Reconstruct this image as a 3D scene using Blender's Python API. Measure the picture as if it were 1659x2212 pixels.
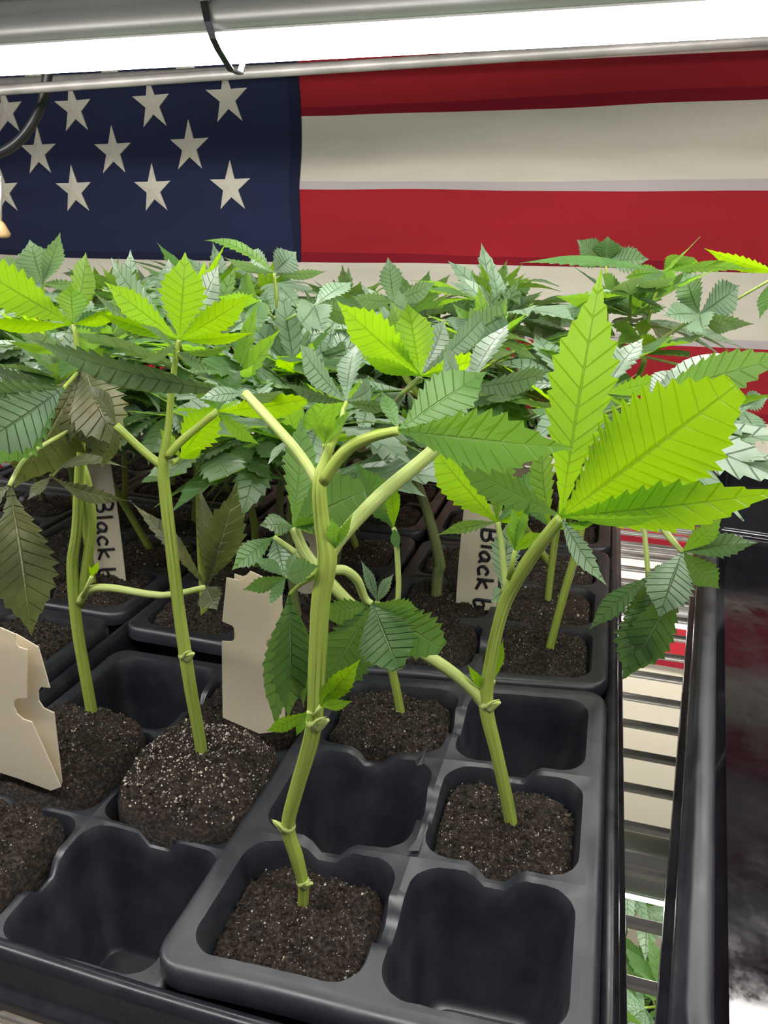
import bpy, bmesh, math, random
from mathutils import Vector, Matrix, noise, Quaternion

random.seed(11)
scene = bpy.context.scene
COL = scene.collection
for _o in list(bpy.data.objects):
    bpy.data.objects.remove(_o)

# ------------------------------------------------------------------ camera, world, exposure
# lengths below are centimetres measured from the lens: x right along the flag, y towards it, z up
S = 0.01
Z0 = 125.0                       # lens height above the floor, cm
F, CX, CY = 1620.0, 829.5, 1106.0


def _dir(px, py):
    return Vector((px - CX, -(py - CY), -F)).normalized()


AY = _dir(1332, 500)
AX = -_dir(-5200, 433)
AX = (AX - AY * AX.dot(AY)).normalized()
AZ = AX.cross(AY)
R3 = Matrix((AX, AY, AZ))        # camera coords -> world coords


def ray(px, py):
    return R3 @ Vector((px - CX, -(py - CY), -F))


def at(px, py, Y):               # point on the upright plane that stands Y cm in front of the lens
    r = ray(px, py)
    return r * (Y / r.y)


def ground(px, py, z):           # point on a level plane
    r = ray(px, py)
    return r * (z / r.z)


def axis_depth(p):
    return -(R3.transposed() @ p).z


def w(p):                        # centimetres from the lens -> metres in the scene
    return Vector((p[0] * S, p[1] * S, (p[2] + Z0) * S))


cam_d = bpy.data.cameras.new('camera')
cam = bpy.data.objects.new('camera', cam_d)
COL.objects.link(cam)
cam_d.sensor_fit = 'VERTICAL'
cam_d.sensor_height = 24.0
cam_d.lens = F / 2212.0 * 24.0
cam_d.clip_start = 0.005
cam.matrix_world = Matrix.Translation(w((0, 0, 0))) @ R3.to_4x4()
scene.camera = cam

world = bpy.data.worlds.new('world')
scene.world = world
world.use_nodes = True
bg = world.node_tree.nodes['Background']
bg.inputs['Color'].default_value = (0.93, 0.95, 1.0, 1)
bg.inputs['Strength'].default_value = 0.16
LAMP_STRENGTH = 26.0

scene.view_settings.view_transform = 'Standard'
scene.view_settings.look = 'None'
scene.view_settings.gamma = 1.0
scene.view_settings.exposure = 0.2
scene.view_settings.use_curve_mapping = False


# ------------------------------------------------------------------ materials
def new_mat(name):
    m = bpy.data.materials.new(name)
    m.use_nodes = True
    nt = m.node_tree
    b = nt.nodes['Principled BSDF']
    return m, nt, b


def nd(nt, kind, **kw):
    n = nt.nodes.new(kind)
    for k, v in kw.items():
        if k in n.inputs:
            n.inputs[k].default_value = v
        else:
            setattr(n, k, v)
    return n


def ramp(nt, fac, stops):
    r = nt.nodes.new('ShaderNodeValToRGB')
    el = r.color_ramp.elements
    while len(el) < len(stops):
        el.new(0.5)
    for e, (p, c) in zip(el, stops):
        e.position = p
        e.color = (*c, 1) if len(c) == 3 else c
    nt.links.new(fac, r.inputs['Fac'])
    return r.outputs['Color']


def bump(nt, b, height, strength=0.3, dist=0.001):
    bp = nd(nt, 'ShaderNodeBump')
    bp.inputs['Strength'].default_value = strength
    bp.inputs['Distance'].default_value = dist
    nt.links.new(height, bp.inputs['Height'])
    nt.links.new(bp.outputs['Normal'], b.inputs['Normal'])


def plain(name, col, rough=0.5, metal=0.0, spec=0.5, var=0.12, scale=60.0, bmp=0.0):
    m, nt, b = new_mat(name)
    tc = nd(nt, 'ShaderNodeTexCoord')
    n = nd(nt, 'ShaderNodeTexNoise', Scale=scale, Detail=4.0)
    nt.links.new(tc.outputs['Object'], n.inputs['Vector'])
    lo = tuple(max(0, c * (1 - var)) for c in col)
    hi = tuple(min(1, c * (1 + var)) for c in col)
    nt.links.new(ramp(nt, n.outputs['Fac'], [(0.3, lo), (0.7, hi)]), b.inputs['Base Color'])
    b.inputs['Roughness'].default_value = rough
    b.inputs['Metallic'].default_value = metal
    b.inputs['Specular IOR Level'].default_value = spec
    if bmp:
        bump(nt, b, n.outputs['Fac'], bmp, 0.002)
    return m


def leaf_mat(name, top, under, vein, glow, trans=0.42, rough=0.42, spot=None):
    """thin blade: glossy front, light passing through, midrib and side veins from the blade's own uv"""
    m, nt, b = new_mat(name)
    L = nt.links
    uv = nd(nt, 'ShaderNodeUVMap')
    sep = nd(nt, 'ShaderNodeSeparateXYZ')
    L.new(uv.outputs['UV'], sep.inputs['Vector'])

    def mth(op, a, bb=None):
        n = nd(nt, 'ShaderNodeMath', operation=op)
        for i, x in enumerate((a, bb)):
            if x is None:
                continue
            if isinstance(x, (int, float)):
                n.inputs[i].default_value = x
            else:
                L.new(x, n.inputs[i])
        return n.outputs[0]
    fr = mth('FRACT', sep.outputs['X'])
    d1 = mth('ABSOLUTE', mth('SUBTRACT', fr, 0.5))
    side = mth('SUBTRACT', 1.0, mth('MINIMUM', mth('DIVIDE', d1, 0.07), 1.0))
    mid = mth('SUBTRACT', 1.0, mth('MINIMUM', mth('DIVIDE', mth('ABSOLUTE', sep.outputs['Y']), 0.06), 1.0))
    vein_f = mth('MINIMUM', mth('ADD', mth('MULTIPLY', side, 0.75), mth('MULTIPLY', mid, 1.5)), 1.0)
    tc = nd(nt, 'ShaderNodeTexCoord')
    nz = nd(nt, 'ShaderNodeTexNoise', Scale=55.0, Detail=5.0)
    L.new(tc.outputs['Object'], nz.inputs['Vector'])
    dark = tuple(c * 0.78 for c in top)
    lite = tuple(min(1, c * 1.25) for c in top)
    stops = [(0.3, dark), (0.68, lite)] if not spot else [(0.28, dark), (0.5, lite), (0.64, spot)]
    c_top = ramp(nt, nz.outputs['Fac'], stops)
    geo = nd(nt, 'ShaderNodeNewGeometry')
    mx1 = nd(nt, 'ShaderNodeMix', data_type='RGBA')
    L.new(geo.outputs['Backfacing'], mx1.inputs[0])
    L.new(c_top, mx1.inputs[6])
    mx1.inputs[7].default_value = (*under, 1)
    mx2 = nd(nt, 'ShaderNodeMix', data_type='RGBA')
    L.new(vein_f, mx2.inputs[0])
    L.new(mx1.outputs[2], mx2.inputs[6])
    mx2.inputs[7].default_value = (*vein, 1)
    L.new(mx2.outputs[2], b.inputs['Base Color'])
    b.inputs['Roughness'].default_value = rough
    b.inputs['Specular IOR Level'].default_value = 0.55
    b.inputs['Sheen Weight'].default_value = 0.12
    hgt = mth('ADD', mth('MULTIPLY', vein_f, -0.8), mth('MULTIPLY', nz.outputs['Fac'], 0.5))
    bump(nt, b, hgt, 0.9, 0.0014)
    tr = nd(nt, 'ShaderNodeBsdfTranslucent')
    mx3 = nd(nt, 'ShaderNodeMix', data_type='RGBA')
    L.new(vein_f, mx3.inputs[0])
    mx3.inputs[6].default_value = (*glow, 1)
    mx3.inputs[7].default_value = (glow[0] * 0.70, glow[1] * 0.70, glow[2] * 0.6, 1)
    if spot:
        mx4 = nd(nt, 'ShaderNodeMix', data_type='RGBA', blend_type='MULTIPLY')
        mx4.inputs[0].default_value = 0.8
        L.new(mx3.outputs[2], mx4.inputs[6])
        L.new(ramp(nt, nz.outputs['Fac'], [(0.35, (0.4, 0.4, 0.4)), (0.6, (1, 1, 1))]), mx4.inputs[7])
        L.new(mx4.outputs[2], tr.inputs['Color'])
    else:
        L.new(mx3.outputs[2], tr.inputs['Color'])
    ms = nd(nt, 'ShaderNodeMixShader')
    ms.inputs[0].default_value = trans
    L.new(b.outputs[0], ms.inputs[1])
    L.new(tr.outputs[0], ms.inputs[2])
    L.new(ms.outputs[0], nt.nodes['Material Output'].inputs['Surface'])
    return m


M = {}
M['leaf'] = leaf_mat('leaf_green', (0.075, 0.185, 0.050), (0.16, 0.27, 0.10), (0.17, 0.28, 0.10), (0.34, 0.66, 0.02), 0.42)
M['leaf_lime'] = leaf_mat('leaf_lime', (0.105, 0.235, 0.018), (0.15, 0.28, 0.03), (0.085, 0.19, 0.02), (0.47, 0.83, 0.0), 0.60, 0.45)
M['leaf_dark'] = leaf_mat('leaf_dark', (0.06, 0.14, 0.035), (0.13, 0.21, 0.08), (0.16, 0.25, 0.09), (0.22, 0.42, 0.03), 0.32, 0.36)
M['leaf_grey'] = leaf_mat('leaf_grey', (0.20, 0.31, 0.19), (0.27, 0.37, 0.24), (0.11, 0.19, 0.10), (0.24, 0.42, 0.07), 0.22, 0.34)
M['leaf_old'] = leaf_mat('leaf_withered', (0.062, 0.078, 0.026), (0.095, 0.11, 0.045), (0.26, 0.27, 0.13), (0.22, 0.28, 0.02), 0.24, 0.45, (0.15, 0.13, 0.05))


def stem_mat(name, a, b_, c_):
    m, nt, b = new_mat(name)
    L = nt.links
    uv = nd(nt, 'ShaderNodeUVMap')
    mp = nd(nt, 'ShaderNodeMapping')
    mp.inputs['Scale'].default_value = (5.0, 0.10, 1)
    L.new(uv.outputs['UV'], mp.inputs['Vector'])
    nz = nd(nt, 'ShaderNodeTexNoise', Scale=1.6, Detail=3.0)
    L.new(mp.outputs[0], nz.inputs['Vector'])
    L.new(ramp(nt, nz.outputs['Fac'], [(0.33, c_), (0.39, a), (0.70, b_)]), b.inputs['Base Color'])
    b.inputs['Roughness'].default_value = 0.45
    b.inputs['Subsurface Weight'].default_value = 0.25
    b.inputs['Subsurface Radius'].default_value = (0.004, 0.006, 0.001)
    b.inputs['Subsurface Scale'].default_value = 0.5
    bump(nt, b, nz.outputs['Fac'], 0.25, 0.0008)
    return m


M['stem'] = stem_mat('stem_green', (0.27, 0.36, 0.055), (0.40, 0.49, 0.10), (0.09, 0.11, 0.025))
M['stem_pale'] = stem_mat('stem_pale', (0.42, 0.52, 0.15), (0.52, 0.60, 0.22), (0.30, 0.34, 0.10))
M['stem_dark'] = stem_mat('stem_woody', (0.17, 0.21, 0.07), (0.28, 0.31, 0.13), (0.06, 0.06, 0.03))

# soil: dark peat with pale perlite flecks
_m, nt, b = new_mat('potting_soil')
tc = nd(nt, 'ShaderNodeTexCoord')
n1 = nd(nt, 'ShaderNodeTexNoise', Scale=620.0, Detail=8.0, Roughness=0.78)
vo = nd(nt, 'ShaderNodeTexVoronoi', Scale=1300.0)
for n in (n1, vo):
    nt.links.new(tc.outputs['Object'], n.inputs['Vector'])
c1 = ramp(nt, n1.outputs['Fac'], [(0.36, (0.005, 0.0035, 0.003)), (0.50, (0.055, 0.038, 0.029)), (0.64, (0.27, 0.20, 0.15))])
sp = ramp(nt, vo.outputs['Color'], [(0.90, (0, 0, 0)), (0.94, (1, 1, 1))])
mx = nd(nt, 'ShaderNodeMix', data_type='RGBA')
nt.links.new(sp, mx.inputs[0])
nt.links.new(c1, mx.inputs[6])
mx.inputs[7].default_value = (0.30, 0.24, 0.16, 1)
nt.links.new(mx.outputs[2], b.inputs['Base Color'])
rr = ramp(nt, n1.outputs['Fac'], [(0.4, (0.7, 0.7, 0.7)), (0.62, (0.22, 0.22, 0.22))])
nt.links.new(rr, b.inputs['Roughness'])
bump(nt, b, n1.outputs['Fac'], 1.0, 0.004)
M['soil'] = _m
M['perlite'] = plain('perlite_grit', (0.46, 0.41, 0.33), 0.75, var=0.5, scale=300)


def plastic(name, col, rough, dust=0.25, wav=0.0):
    m, nt, b = new_mat(name)
    tc = nd(nt, 'ShaderNodeTexCoord')
    n = nd(nt, 'ShaderNodeTexNoise', Scale=45.0, Detail=8.0, Roughness=0.7)
    nt.links.new(tc.outputs['Object'], n.inputs['Vector'])
    vo = nd(nt, 'ShaderNodeTexVoronoi', Scale=160.0)
    nt.links.new(tc.outputs['Object'], vo.inputs['Vector'])
    du = tuple(c + dust * (0.10, 0.10, 0.11)[i] for i, c in enumerate(col))
    c1 = ramp(nt, n.outputs['Fac'], [(0.42, col), (0.75, du)])
    sp = ramp(nt, vo.outputs['Distance'], [(0.035, (1, 1, 1)), (0.075, (0, 0, 0))])
    mx = nd(nt, 'ShaderNodeMix', data_type='RGBA')
    nt.links.new(sp, mx.inputs[0])
    nt.links.new(c1, mx.inputs[6])
    mx.inputs[7].default_value = (col[0] + 0.1 * dust, col[1] + 0.09 * dust, col[2] + 0.08 * dust, 1)
    nt.links.new(mx.outputs[2], b.inputs['Base Color'])
    nt.links.new(ramp(nt, n.outputs['Fac'], [(0.35, (rough,) * 3), (0.75, (min(1, rough + 0.22),) * 3)]), b.inputs['Roughness'])
    b.inputs['Specular IOR Level'].default_value = 0.55
    if wav:
        b.inputs['Specular IOR Level'].default_value = 1.0
        n2 = nd(nt, 'ShaderNodeTexNoise', Scale=14.0, Detail=1.0)
        nt.links.new(tc.outputs['Object'], n2.inputs['Vector'])
        bump(nt, b, n2.outputs['Fac'], wav, 0.004)
    else:
        bump(nt, b, n.outputs['Fac'], 0.06, 0.001)
    return m


M['pack'] = plastic('cell_pack_plastic', (0.014, 0.016, 0.024), 0.38, 0.12)
M['pack'].node_tree.nodes['Principled BSDF'].inputs['Specular IOR Level'].default_value = 1.0
M['tray'] = plastic('tray_plastic', (0.013, 0.014, 0.020), 0.24, 0.16)
M['tray_gloss'] = plastic('tray_plastic_glossy', (0.008, 0.008, 0.011), 0.03, 0.03, 0.06)
M['tag'] = plain('tag_card', (0.93, 0.87, 0.72), 0.55, var=0.04, scale=900)
_b = M['tag'].node_tree.nodes['Principled BSDF']
_nt = M['tag'].node_tree
_tr = nd(_nt, 'ShaderNodeBsdfTranslucent')
_tr.inputs['Color'].default_value = (0.92, 0.82, 0.62, 1)
_ms = nd(_nt, 'ShaderNodeMixShader')
_ms.inputs[0].default_value = 0.40
_nt.links.new(_b.outputs[0], _ms.inputs[1])
_nt.links.new(_tr.outputs[0], _ms.inputs[2])
_nt.links.new(_ms.outputs[0], _nt.nodes['Material Output'].inputs['Surface'])
M['ink'] = plain('marker_ink', (0.012, 0.012, 0.016), 0.5)


def cloth(name, col):
    m, nt, b = new_mat(name)
    tc = nd(nt, 'ShaderNodeTexCoord')
    n = nd(nt, 'ShaderNodeTexNoise', Scale=9.0, Detail=4.0)
    mp = nd(nt, 'ShaderNodeMapping')
    mp.inputs['Scale'].default_value = (0.35, 1, 2.2)
    nt.links.new(tc.outputs['Object'], mp.inputs['Vector'])
    nt.links.new(mp.outputs[0], n.inputs['Vector'])
    wv = nd(nt, 'ShaderNodeTexNoise', Scale=1500.0, Detail=2.0)
    nt.links.new(tc.outputs['Object'], wv.inputs['Vector'])
    lo = tuple(c * 0.86 for c in col)
    hi = tuple(min(1, c * 1.1) for c in col)
    nt.links.new(ramp(nt, n.outputs['Fac'], [(0.3, lo), (0.7, hi)]), b.inputs['Base Color'])
    b.inputs['Roughness'].default_value = 0.85
    b.inputs['Specular IOR Level'].default_value = 0.2
    b.inputs['Sheen Weight'].default_value = 0.15
    bump(nt, b, wv.outputs['Fac'], 0.15, 0.0006)
    return m


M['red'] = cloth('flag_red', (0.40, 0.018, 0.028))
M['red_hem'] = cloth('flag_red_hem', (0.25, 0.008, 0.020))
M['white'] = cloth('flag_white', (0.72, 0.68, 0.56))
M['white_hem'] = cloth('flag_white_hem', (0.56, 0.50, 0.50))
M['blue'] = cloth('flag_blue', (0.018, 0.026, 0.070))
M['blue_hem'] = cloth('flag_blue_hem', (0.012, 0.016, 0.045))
M['star'] = cloth('flag_star_thread', (0.74, 0.70, 0.58))
M['alu'] = plain('brushed_aluminium', (0.42, 0.42, 0.40), 0.38, 0.5, var=0.08, scale=18)
M['chrome'] = plain('zinc_wire', (0.66, 0.64, 0.60), 0.33, 0.6, var=0.15, scale=80)
M['rubber'] = plain('black_nylon', (0.012, 0.012, 0.013), 0.35, var=0.3)
M['wood'] = plain('pale_wood', (0.55, 0.36, 0.16), 0.6, var=0.2, scale=120)
M['wall'] = plain('painted_wall', (0.72, 0.66, 0.52), 0.85, var=0.04, scale=8, bmp=0.03)
M['floor'] = plain('concrete_floor', (0.42, 0.37, 0.29), 0.75, var=0.12, scale=12, bmp=0.05)
_m, nt, b = new_mat('led_diffuser')
b.inputs['Base Color'].default_value = (0.9, 0.9, 0.9, 1)
b.inputs['Emission Color'].default_value = (1.0, 0.965, 0.93, 1)
b.inputs['Emission Strength'].default_value = LAMP_STRENGTH
M['led'] = _m


# ------------------------------------------------------------------ object helpers
ORG = {}                                   # origin (metres) that each object's mesh is written against


def tag(o, label, cat, group=None, kind=None):
    if kind:
        o['kind'] = kind
    if label:
        o['label'] = label
    if cat:
        o['category'] = cat
    if group:
        o['group'] = group
    return o


def empty(name, base, label, cat, group=None):
    o = bpy.data.objects.new(name, None)
    o.empty_display_size = 0.01
    o.location = w(base)
    COL.objects.link(o)
    ORG[o.name] = w(base)
    return tag(o, label, cat, group)


class MB:
    """collects points (cm from the lens) and faces, then links them as one mesh object"""

    def __init__(s):
        s.v, s.f, s.uv = [], [], []

    def add(s, vs, fs, uvs=None):
        k = len(s.v)
        s.v += [Vector(p) for p in vs]
        s.f += [tuple(i + k for i in q) for q in fs]
        s.uv += list(uvs) if uvs else [(0.0, 0.5)] * len(vs)

    def mesh(s, name, mat, org, smooth=True):
        me = bpy.data.meshes.new(name)
        me.from_pydata([w(p) - org for p in s.v], [], s.f)
        ul = me.uv_layers.new(name='UVMap')
        li = [0] * len(me.loops)
        me.loops.foreach_get('vertex_index', li)
        flat = []
        for i in li:
            flat += s.uv[i]
        ul.data.foreach_set('uv', flat)
        if smooth:
            me.polygons.foreach_set('use_smooth', [len(q) <= 6 for q in s.f])
        me.materials.append(mat)
        me.update()
        return me

    def build(s, name, mat, parent=None, smooth=True, base=None):
        if parent is not None:
            org = ORG[parent.name]
        else:
            if base is None:
                n = len(s.v)
                base = Vector((sum(p.x for p in s.v) / n, sum(p.y for p in s.v) / n, min(p.z for p in s.v)))
            org = w(base)
        o = bpy.data.objects.new(name, s.mesh(name, mat, org, smooth))
        COL.objects.link(o)
        if parent is not None:
            o.parent = parent
        else:
            o.location = org
        ORG[o.name] = org
        return o


def smooth_path(pts, rad, sub=4):
    """Catmull-Rom through the given points, radii interpolated"""
    P = [Vector(p) for p in pts]
    if len(P) < 3:
        sub = max(1, sub // 2)
    op, orr = [], []
    n = len(P)
    for i in range(n - 1):
        p0, p1, p2, p3 = P[max(0, i - 1)], P[i], P[i + 1], P[min(n - 1, i + 2)]
        for k in range(sub):
            t = k / sub
            op.append(0.5 * ((2 * p1) + (p2 - p0) * t + (2 * p0 - 5 * p1 + 4 * p2 - p3) * t * t
                             + (3 * p1 - p0 - 3 * p2 + p3) * t ** 3))
            orr.append(rad[i] * (1 - t) + rad[i + 1] * t)
    op.append(P[-1])
    orr.append(rad[-1])
    return op, orr


def tube(mb, pts, rad, seg=10, sub=4, caps=True, flute=0.0):
    if not isinstance(rad, (list, tuple)):
        rad = [rad] * len(pts)
    P, Rr = smooth_path(pts, list(rad), sub) if sub > 1 else ([Vector(p) for p in pts], list(rad))
    t0 = (P[1] - P[0]).normalized()
    n0 = t0.cross(Vector((0.3, 1, 0.2)))
    if n0.length < 1e-4:
        n0 = t0.cross(Vector((1, 0, 0)))
    n0.normalize()
    vs, fs, uvs = [], [], []
    dist = 0.0
    for i, p in enumerate(P):
        t = (P[min(i + 1, len(P) - 1)] - P[max(i - 1, 0)]).normalized()
        n0 = (n0 - t * n0.dot(t)).normalized()
        b0 = t.cross(n0)
        if i:
            dist += (p - P[i - 1]).length
        for k in range(seg):
            a = 2 * math.pi * k / seg
            r = Rr[i] * (1 + flute * math.cos(a * 5))
            vs.append(p + n0 * (r * math.cos(a)) + b0 * (r * math.sin(a)))
            uvs.append((abs(k / seg - 0.5) * 2, dist))
    for i in range(len(P) - 1):
        for k in range(seg):
            a, b_ = i * seg + k, i * seg + (k + 1) % seg
            fs.append((a, b_, b_ + seg, a + seg))
    if caps:
        fs.append(tuple(range(seg - 1, -1, -1)))
        fs.append(tuple(range((len(P) - 1) * seg, len(P) * seg)))
    mb.add(vs, fs, uvs)


def box(mb, lo, hi):
    x0, y0, z0 = lo
    x1, y1, z1 = hi
    mb.add([(x0, y0, z0), (x1, y0, z0), (x1, y1, z0), (x0, y1, z0), (x0, y0, z1), (x1, y0, z1), (x1, y1, z1), (x0, y1, z1)],
           [(3, 2, 1, 0), (4, 5, 6, 7), (0, 1, 5, 4), (1, 2, 6, 5), (2, 3, 7, 6), (3, 0, 4, 7)])


def shard(mb, outline, d, thick):
    """flat sheet with thickness: outline of 3-D points, pushed back along d"""
    n = len(outline)
    a = [Vector(p) for p in outline]
    b_ = [p + d * thick for p in a]
    fs = [tuple(range(n)), tuple(range(2 * n - 1, n - 1, -1))]
    for i in range(n):
        j = (i + 1) % n
        fs.append((i, n + i, n + j, j))
    mb.add(a + b_, fs)


# ------------------------------------------------------------------ the room
mb = MB(); box(mb, (-260, 94, -Z0), (260, 100, 130))
tag(mb.build('wall_back', M['wall'], smooth=False), None, None, kind='structure')
mb = MB(); box(mb, (-260, -260, -Z0 - 4), (260, 94, -Z0))
tag(mb.build('floor', M['floor'], smooth=False), None, None, kind='structure')

# ------------------------------------------------------------------ the flag on the back wall
FY = 91.0
PITCH = 8.1
ZC = -3.9                                     # lower edge of the blue field
XC = -37.2                                    # right edge of the blue field
FX0, FX1 = -99.0, 62.0


def drape(x, z, lift=0.0):
    y = FY - 0.35 * math.sin(z * 0.42 + 0.02 * x + 0.7) - 0.30 * math.sin(x * 0.085 + 0.9) - 0.22 * math.sin(x * 0.23 + z * 0.05)
    y -= 0.16 * noise.noise(Vector((x * 0.10, z * 0.30, 3.1)))
    return y - lift


def fedge(x, z):                              # the sewn edges are not dead straight
    return z + 0.16 * math.sin(x * 0.07 + z) + 0.10 * noise.noise(Vector((x * 0.09, z, 0.4)))


def sheet(x0, x1, z0, z1, lift, dx=1.6, dz=0.9, thick=0.08):
    mb = MB()
    nx = max(2, int((x1 - x0) / dx)); nz = max(1, int(round((z1 - z0) / dz)))
    vs = []
    for j in range(nz + 1):
        for i in range(nx + 1):
            x = x0 + (x1 - x0) * i / nx
            z = z0 + (z1 - z0) * j / nz
            xx = x + (0.35 * math.sin(z * 0.13) if abs(x - XC) < 0.01 else 0.0)
            zz = fedge(x, z)
            vs.append((xx, drape(x, z, lift), zz))
    fs = [(j * (nx + 1) + i, j * (nx + 1) + i + 1, (j + 1) * (nx + 1) + i + 1, (j + 1) * (nx + 1) + i)
          for j in range(nz) for i in range(nx)]
    mb.add(vs, fs)
    return mb


flag = empty('flag', (-20, FY, ZC - 6 * PITCH), 'stars and stripes flag hanging flat on the back wall', 'flag')
for k in range(13):
    zt = ZC + 7 * PITCH - k * PITCH
    red = k % 2 == 0
    x0 = XC if k < 7 else FX0
    st = sheet(x0, FX1, zt - PITCH, zt, 0.0).build('stripe', M['red' if red else 'white'], flag)
    tag(st, 'red cloth stripe' if red else 'off-white cloth stripe', None)
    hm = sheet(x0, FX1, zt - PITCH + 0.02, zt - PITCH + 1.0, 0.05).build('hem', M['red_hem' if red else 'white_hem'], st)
canton = sheet(FX0, XC, ZC, ZC + 7 * PITCH, 0.10).build('canton', M['blue'], flag)
tag(canton, 'dark blue cloth field', None)
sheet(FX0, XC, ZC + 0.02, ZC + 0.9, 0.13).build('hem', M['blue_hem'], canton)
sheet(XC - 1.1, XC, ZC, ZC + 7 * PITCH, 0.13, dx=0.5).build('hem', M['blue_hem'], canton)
star_px = [(16, 240), (160, 235), (330, 225), (492, 212),
           (90, 330), (247, 328), (412, 318), (-62, 332),
           (16, 413), (168, 412), (338, 410), (503, 405),
           (75, 145), (240, 137), (405, 127), (-140, 240), (-135, 415)]
for sx, sy in star_px:
    c = at(sx, sy, FY)
    vs = []
    R_ = 2.85
    yc = drape(c.x, c.z, 0.10)
    outl = []
    for k in range(10):
        a = math.pi / 2 + k * math.pi / 5 + 0.02
        r = R_ if k % 2 == 0 else R_ * 0.37
        outl.append((c.x + r * math.cos(a) * 0.96, r * math.sin(a) * 1.06 + c.z, k % 2))
    vs.append((c.x, yc - 0.42, c.z))
    for x, z, odd in outl:
        vs.append((x, drape(x, z, 0.10) - (0.16 if odd else 0.12), z))
    for x, z, odd in outl:
        vs.append((x, drape(x, z, 0.10) + 0.03, z))
    # raised ridge points half-way along each arm
    fs = []
    for k in range(10):
        fs.append((0, 1 + k, 1 + (k + 1) % 10))
        fs.append((1 + k, 11 + k, 11 + (k + 1) % 10, 1 + (k + 1) % 10))
    # lift arm centres so every arm is a folded ridge
    for k in range(0, 10, 2):
        p = Vector(vs[1 + k]).lerp(Vector(vs[0]), 0.45)
    mb = MB(); mb.add(vs, fs)
    mb.build('star', M['star'], canton, smooth=False)

# ------------------------------------------------------------------ lamps: aluminium strip fixtures
def fixture(name, X0, X1, Yc, zb, label, group=None):
    o = empty(name, ((X0 + X1) / 2, Yc, zb), label, 'lamp', group)
    prof_h = [(-1.5, 1.4), (-1.72, 1.5), (-1.9, 2.0), (-1.86, 2.5), (-1.6, 3.0), (-1.35, 3.35), (-1.3, 3.7), (-1.0, 4.0), (1.0, 4.0), (1.3, 3.7),
              (1.35, 3.35), (1.6, 3.0), (1.86, 2.5), (1.9, 2.0), (1.72, 1.5), (1.5, 1.4)]
    prof_d = [(-1.5 * math.cos(a), 1.4 - 1.4 * math.sin(a)) for a in [math.pi * k / 10 for k in range(11)]]

    def ext(prof, close):
        mb = MB()
        vs = [(X0, Yc + a, zb + b_) for a, b_ in prof] + [(X1, Yc + a, zb + b_) for a, b_ in prof]
        n = len(prof)
        fs = [(i, i + 1, n + i + 1, n + i) for i in range(n - 1)]
        if close:
            fs.append((n - 1, 0, n, 2 * n - 1))
        mb.add(vs, fs)
        return mb
    ext(prof_h, True).build('housing', M['alu'], o)
    ext(prof_d, False).build('diffuser', M['led'], o)
    lip = MB()
    box(lip, (X0, Yc - 1.62, zb + 1.34), (X1, Yc - 1.46, zb + 1.46))
    box(lip, (X0, Yc + 1.46, zb + 1.34), (X1, Yc + 1.62, zb + 1.46))
    lip.build('trim_strip', M['alu'], o, smooth=False)
    for X in (X0, X1):
        mb = MB()
        full = prof_h + prof_d[1:-1][::-1]
        sgn = -1 if X == X0 else 1
        vs = [(X, Yc + a * 1.03, zb + b_) for a, b_ in full] + [(X + sgn * 1.2, Yc + a * 1.0, zb + b_) for a, b_ in full]
        n = len(full)
        fs = [(i, (i + 1) % n, n + (i + 1) % n, n + i) for i in range(n)] + [tuple(range(n, 2 * n)), tuple(range(n))]
        mb.add(vs, fs)
        mb.build('end_cap', M['rubber'], o, smooth=False)
    return o


fixture('strip_lamp', -78, 44, 48.0, 9.4, 'glowing white strip lamp in aluminium housing above the canopy')

fixture('strip_lamp', -78, 44, 11.0, 10.5, 'second strip lamp overhead, nearer the viewer')

# black strap wound round the visible lamp
sx = at(440, 70, 46).x
mb = MB()
loop = [(-1.95, 1.2), (-2.1, 2.0), (-1.95, 3.0), (-1.6, 4.2), (-1.6, 8.0), (-1.3, 8.2), (-1.3, 4.2), (1.3, 4.2), (2.05, 2.2), (1.7, 0.8), (0.6, -0.15), (-0.6, -0.15), (-1.6, 0.7)]
shift = lambda b_: (1.0 - b_ * 0.28) * 0.9
n = len(loop)
vs = []
for k, (a, b_) in enumerate(loop):
    for dx in (-0.21, 0.21):
        vs.append((sx + shift(max(-0.2, min(b_, 4))) + dx, 48 + a, 9.15 + b_))
    for dx in (-0.21, 0.21):
        cx_, cz_ = a * 1.06, (b_ - 2) * 1.05 + 2
        vs.append((sx + shift(max(-0.2, min(b_, 4))) + dx, 48 + cx_, 9.15 + cz_))
fs = []
for k in range(n):
    j = (k + 1) % n
    fs += [(4 * k, 4 * k + 1, 4 * j + 1, 4 * j), (4 * k + 2, 4 * k + 3, 4 * j + 3, 4 * j + 2),
           (4 * k, 4 * k + 2, 4 * j + 2, 4 * j), (4 * k + 1, 4 * k + 3, 4 * j + 3, 4 * j + 1)]
mb.add(vs, fs)
strap = mb.build('cable_tie', M['rubber'], smooth=False)
tag(strap, 'black strap looped round the strip lamp', 'cable tie')
mb = MB(); box(mb, (sx + 0.02, 45.75, 12.2), (sx + 0.48, 46.1, 12.55))
mb.build('tie_head', M['alu'], strap, smooth=False)

# slim metal rail just under the lamp
mb = MB()
tube(mb, [at(-420, 226, 56), at(430, 165, 56), at(1950, 66, 56)], 0.36, seg=14, sub=2)
M['rail'] = plain('dull_metal', (0.20, 0.19, 0.175), 0.45, 0.3, var=0.25, scale=30)
rail = mb.build('support_rail', M['rail'])
tag(rail, 'slim metal rail running just under the glowing lamp', 'rail')
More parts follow.
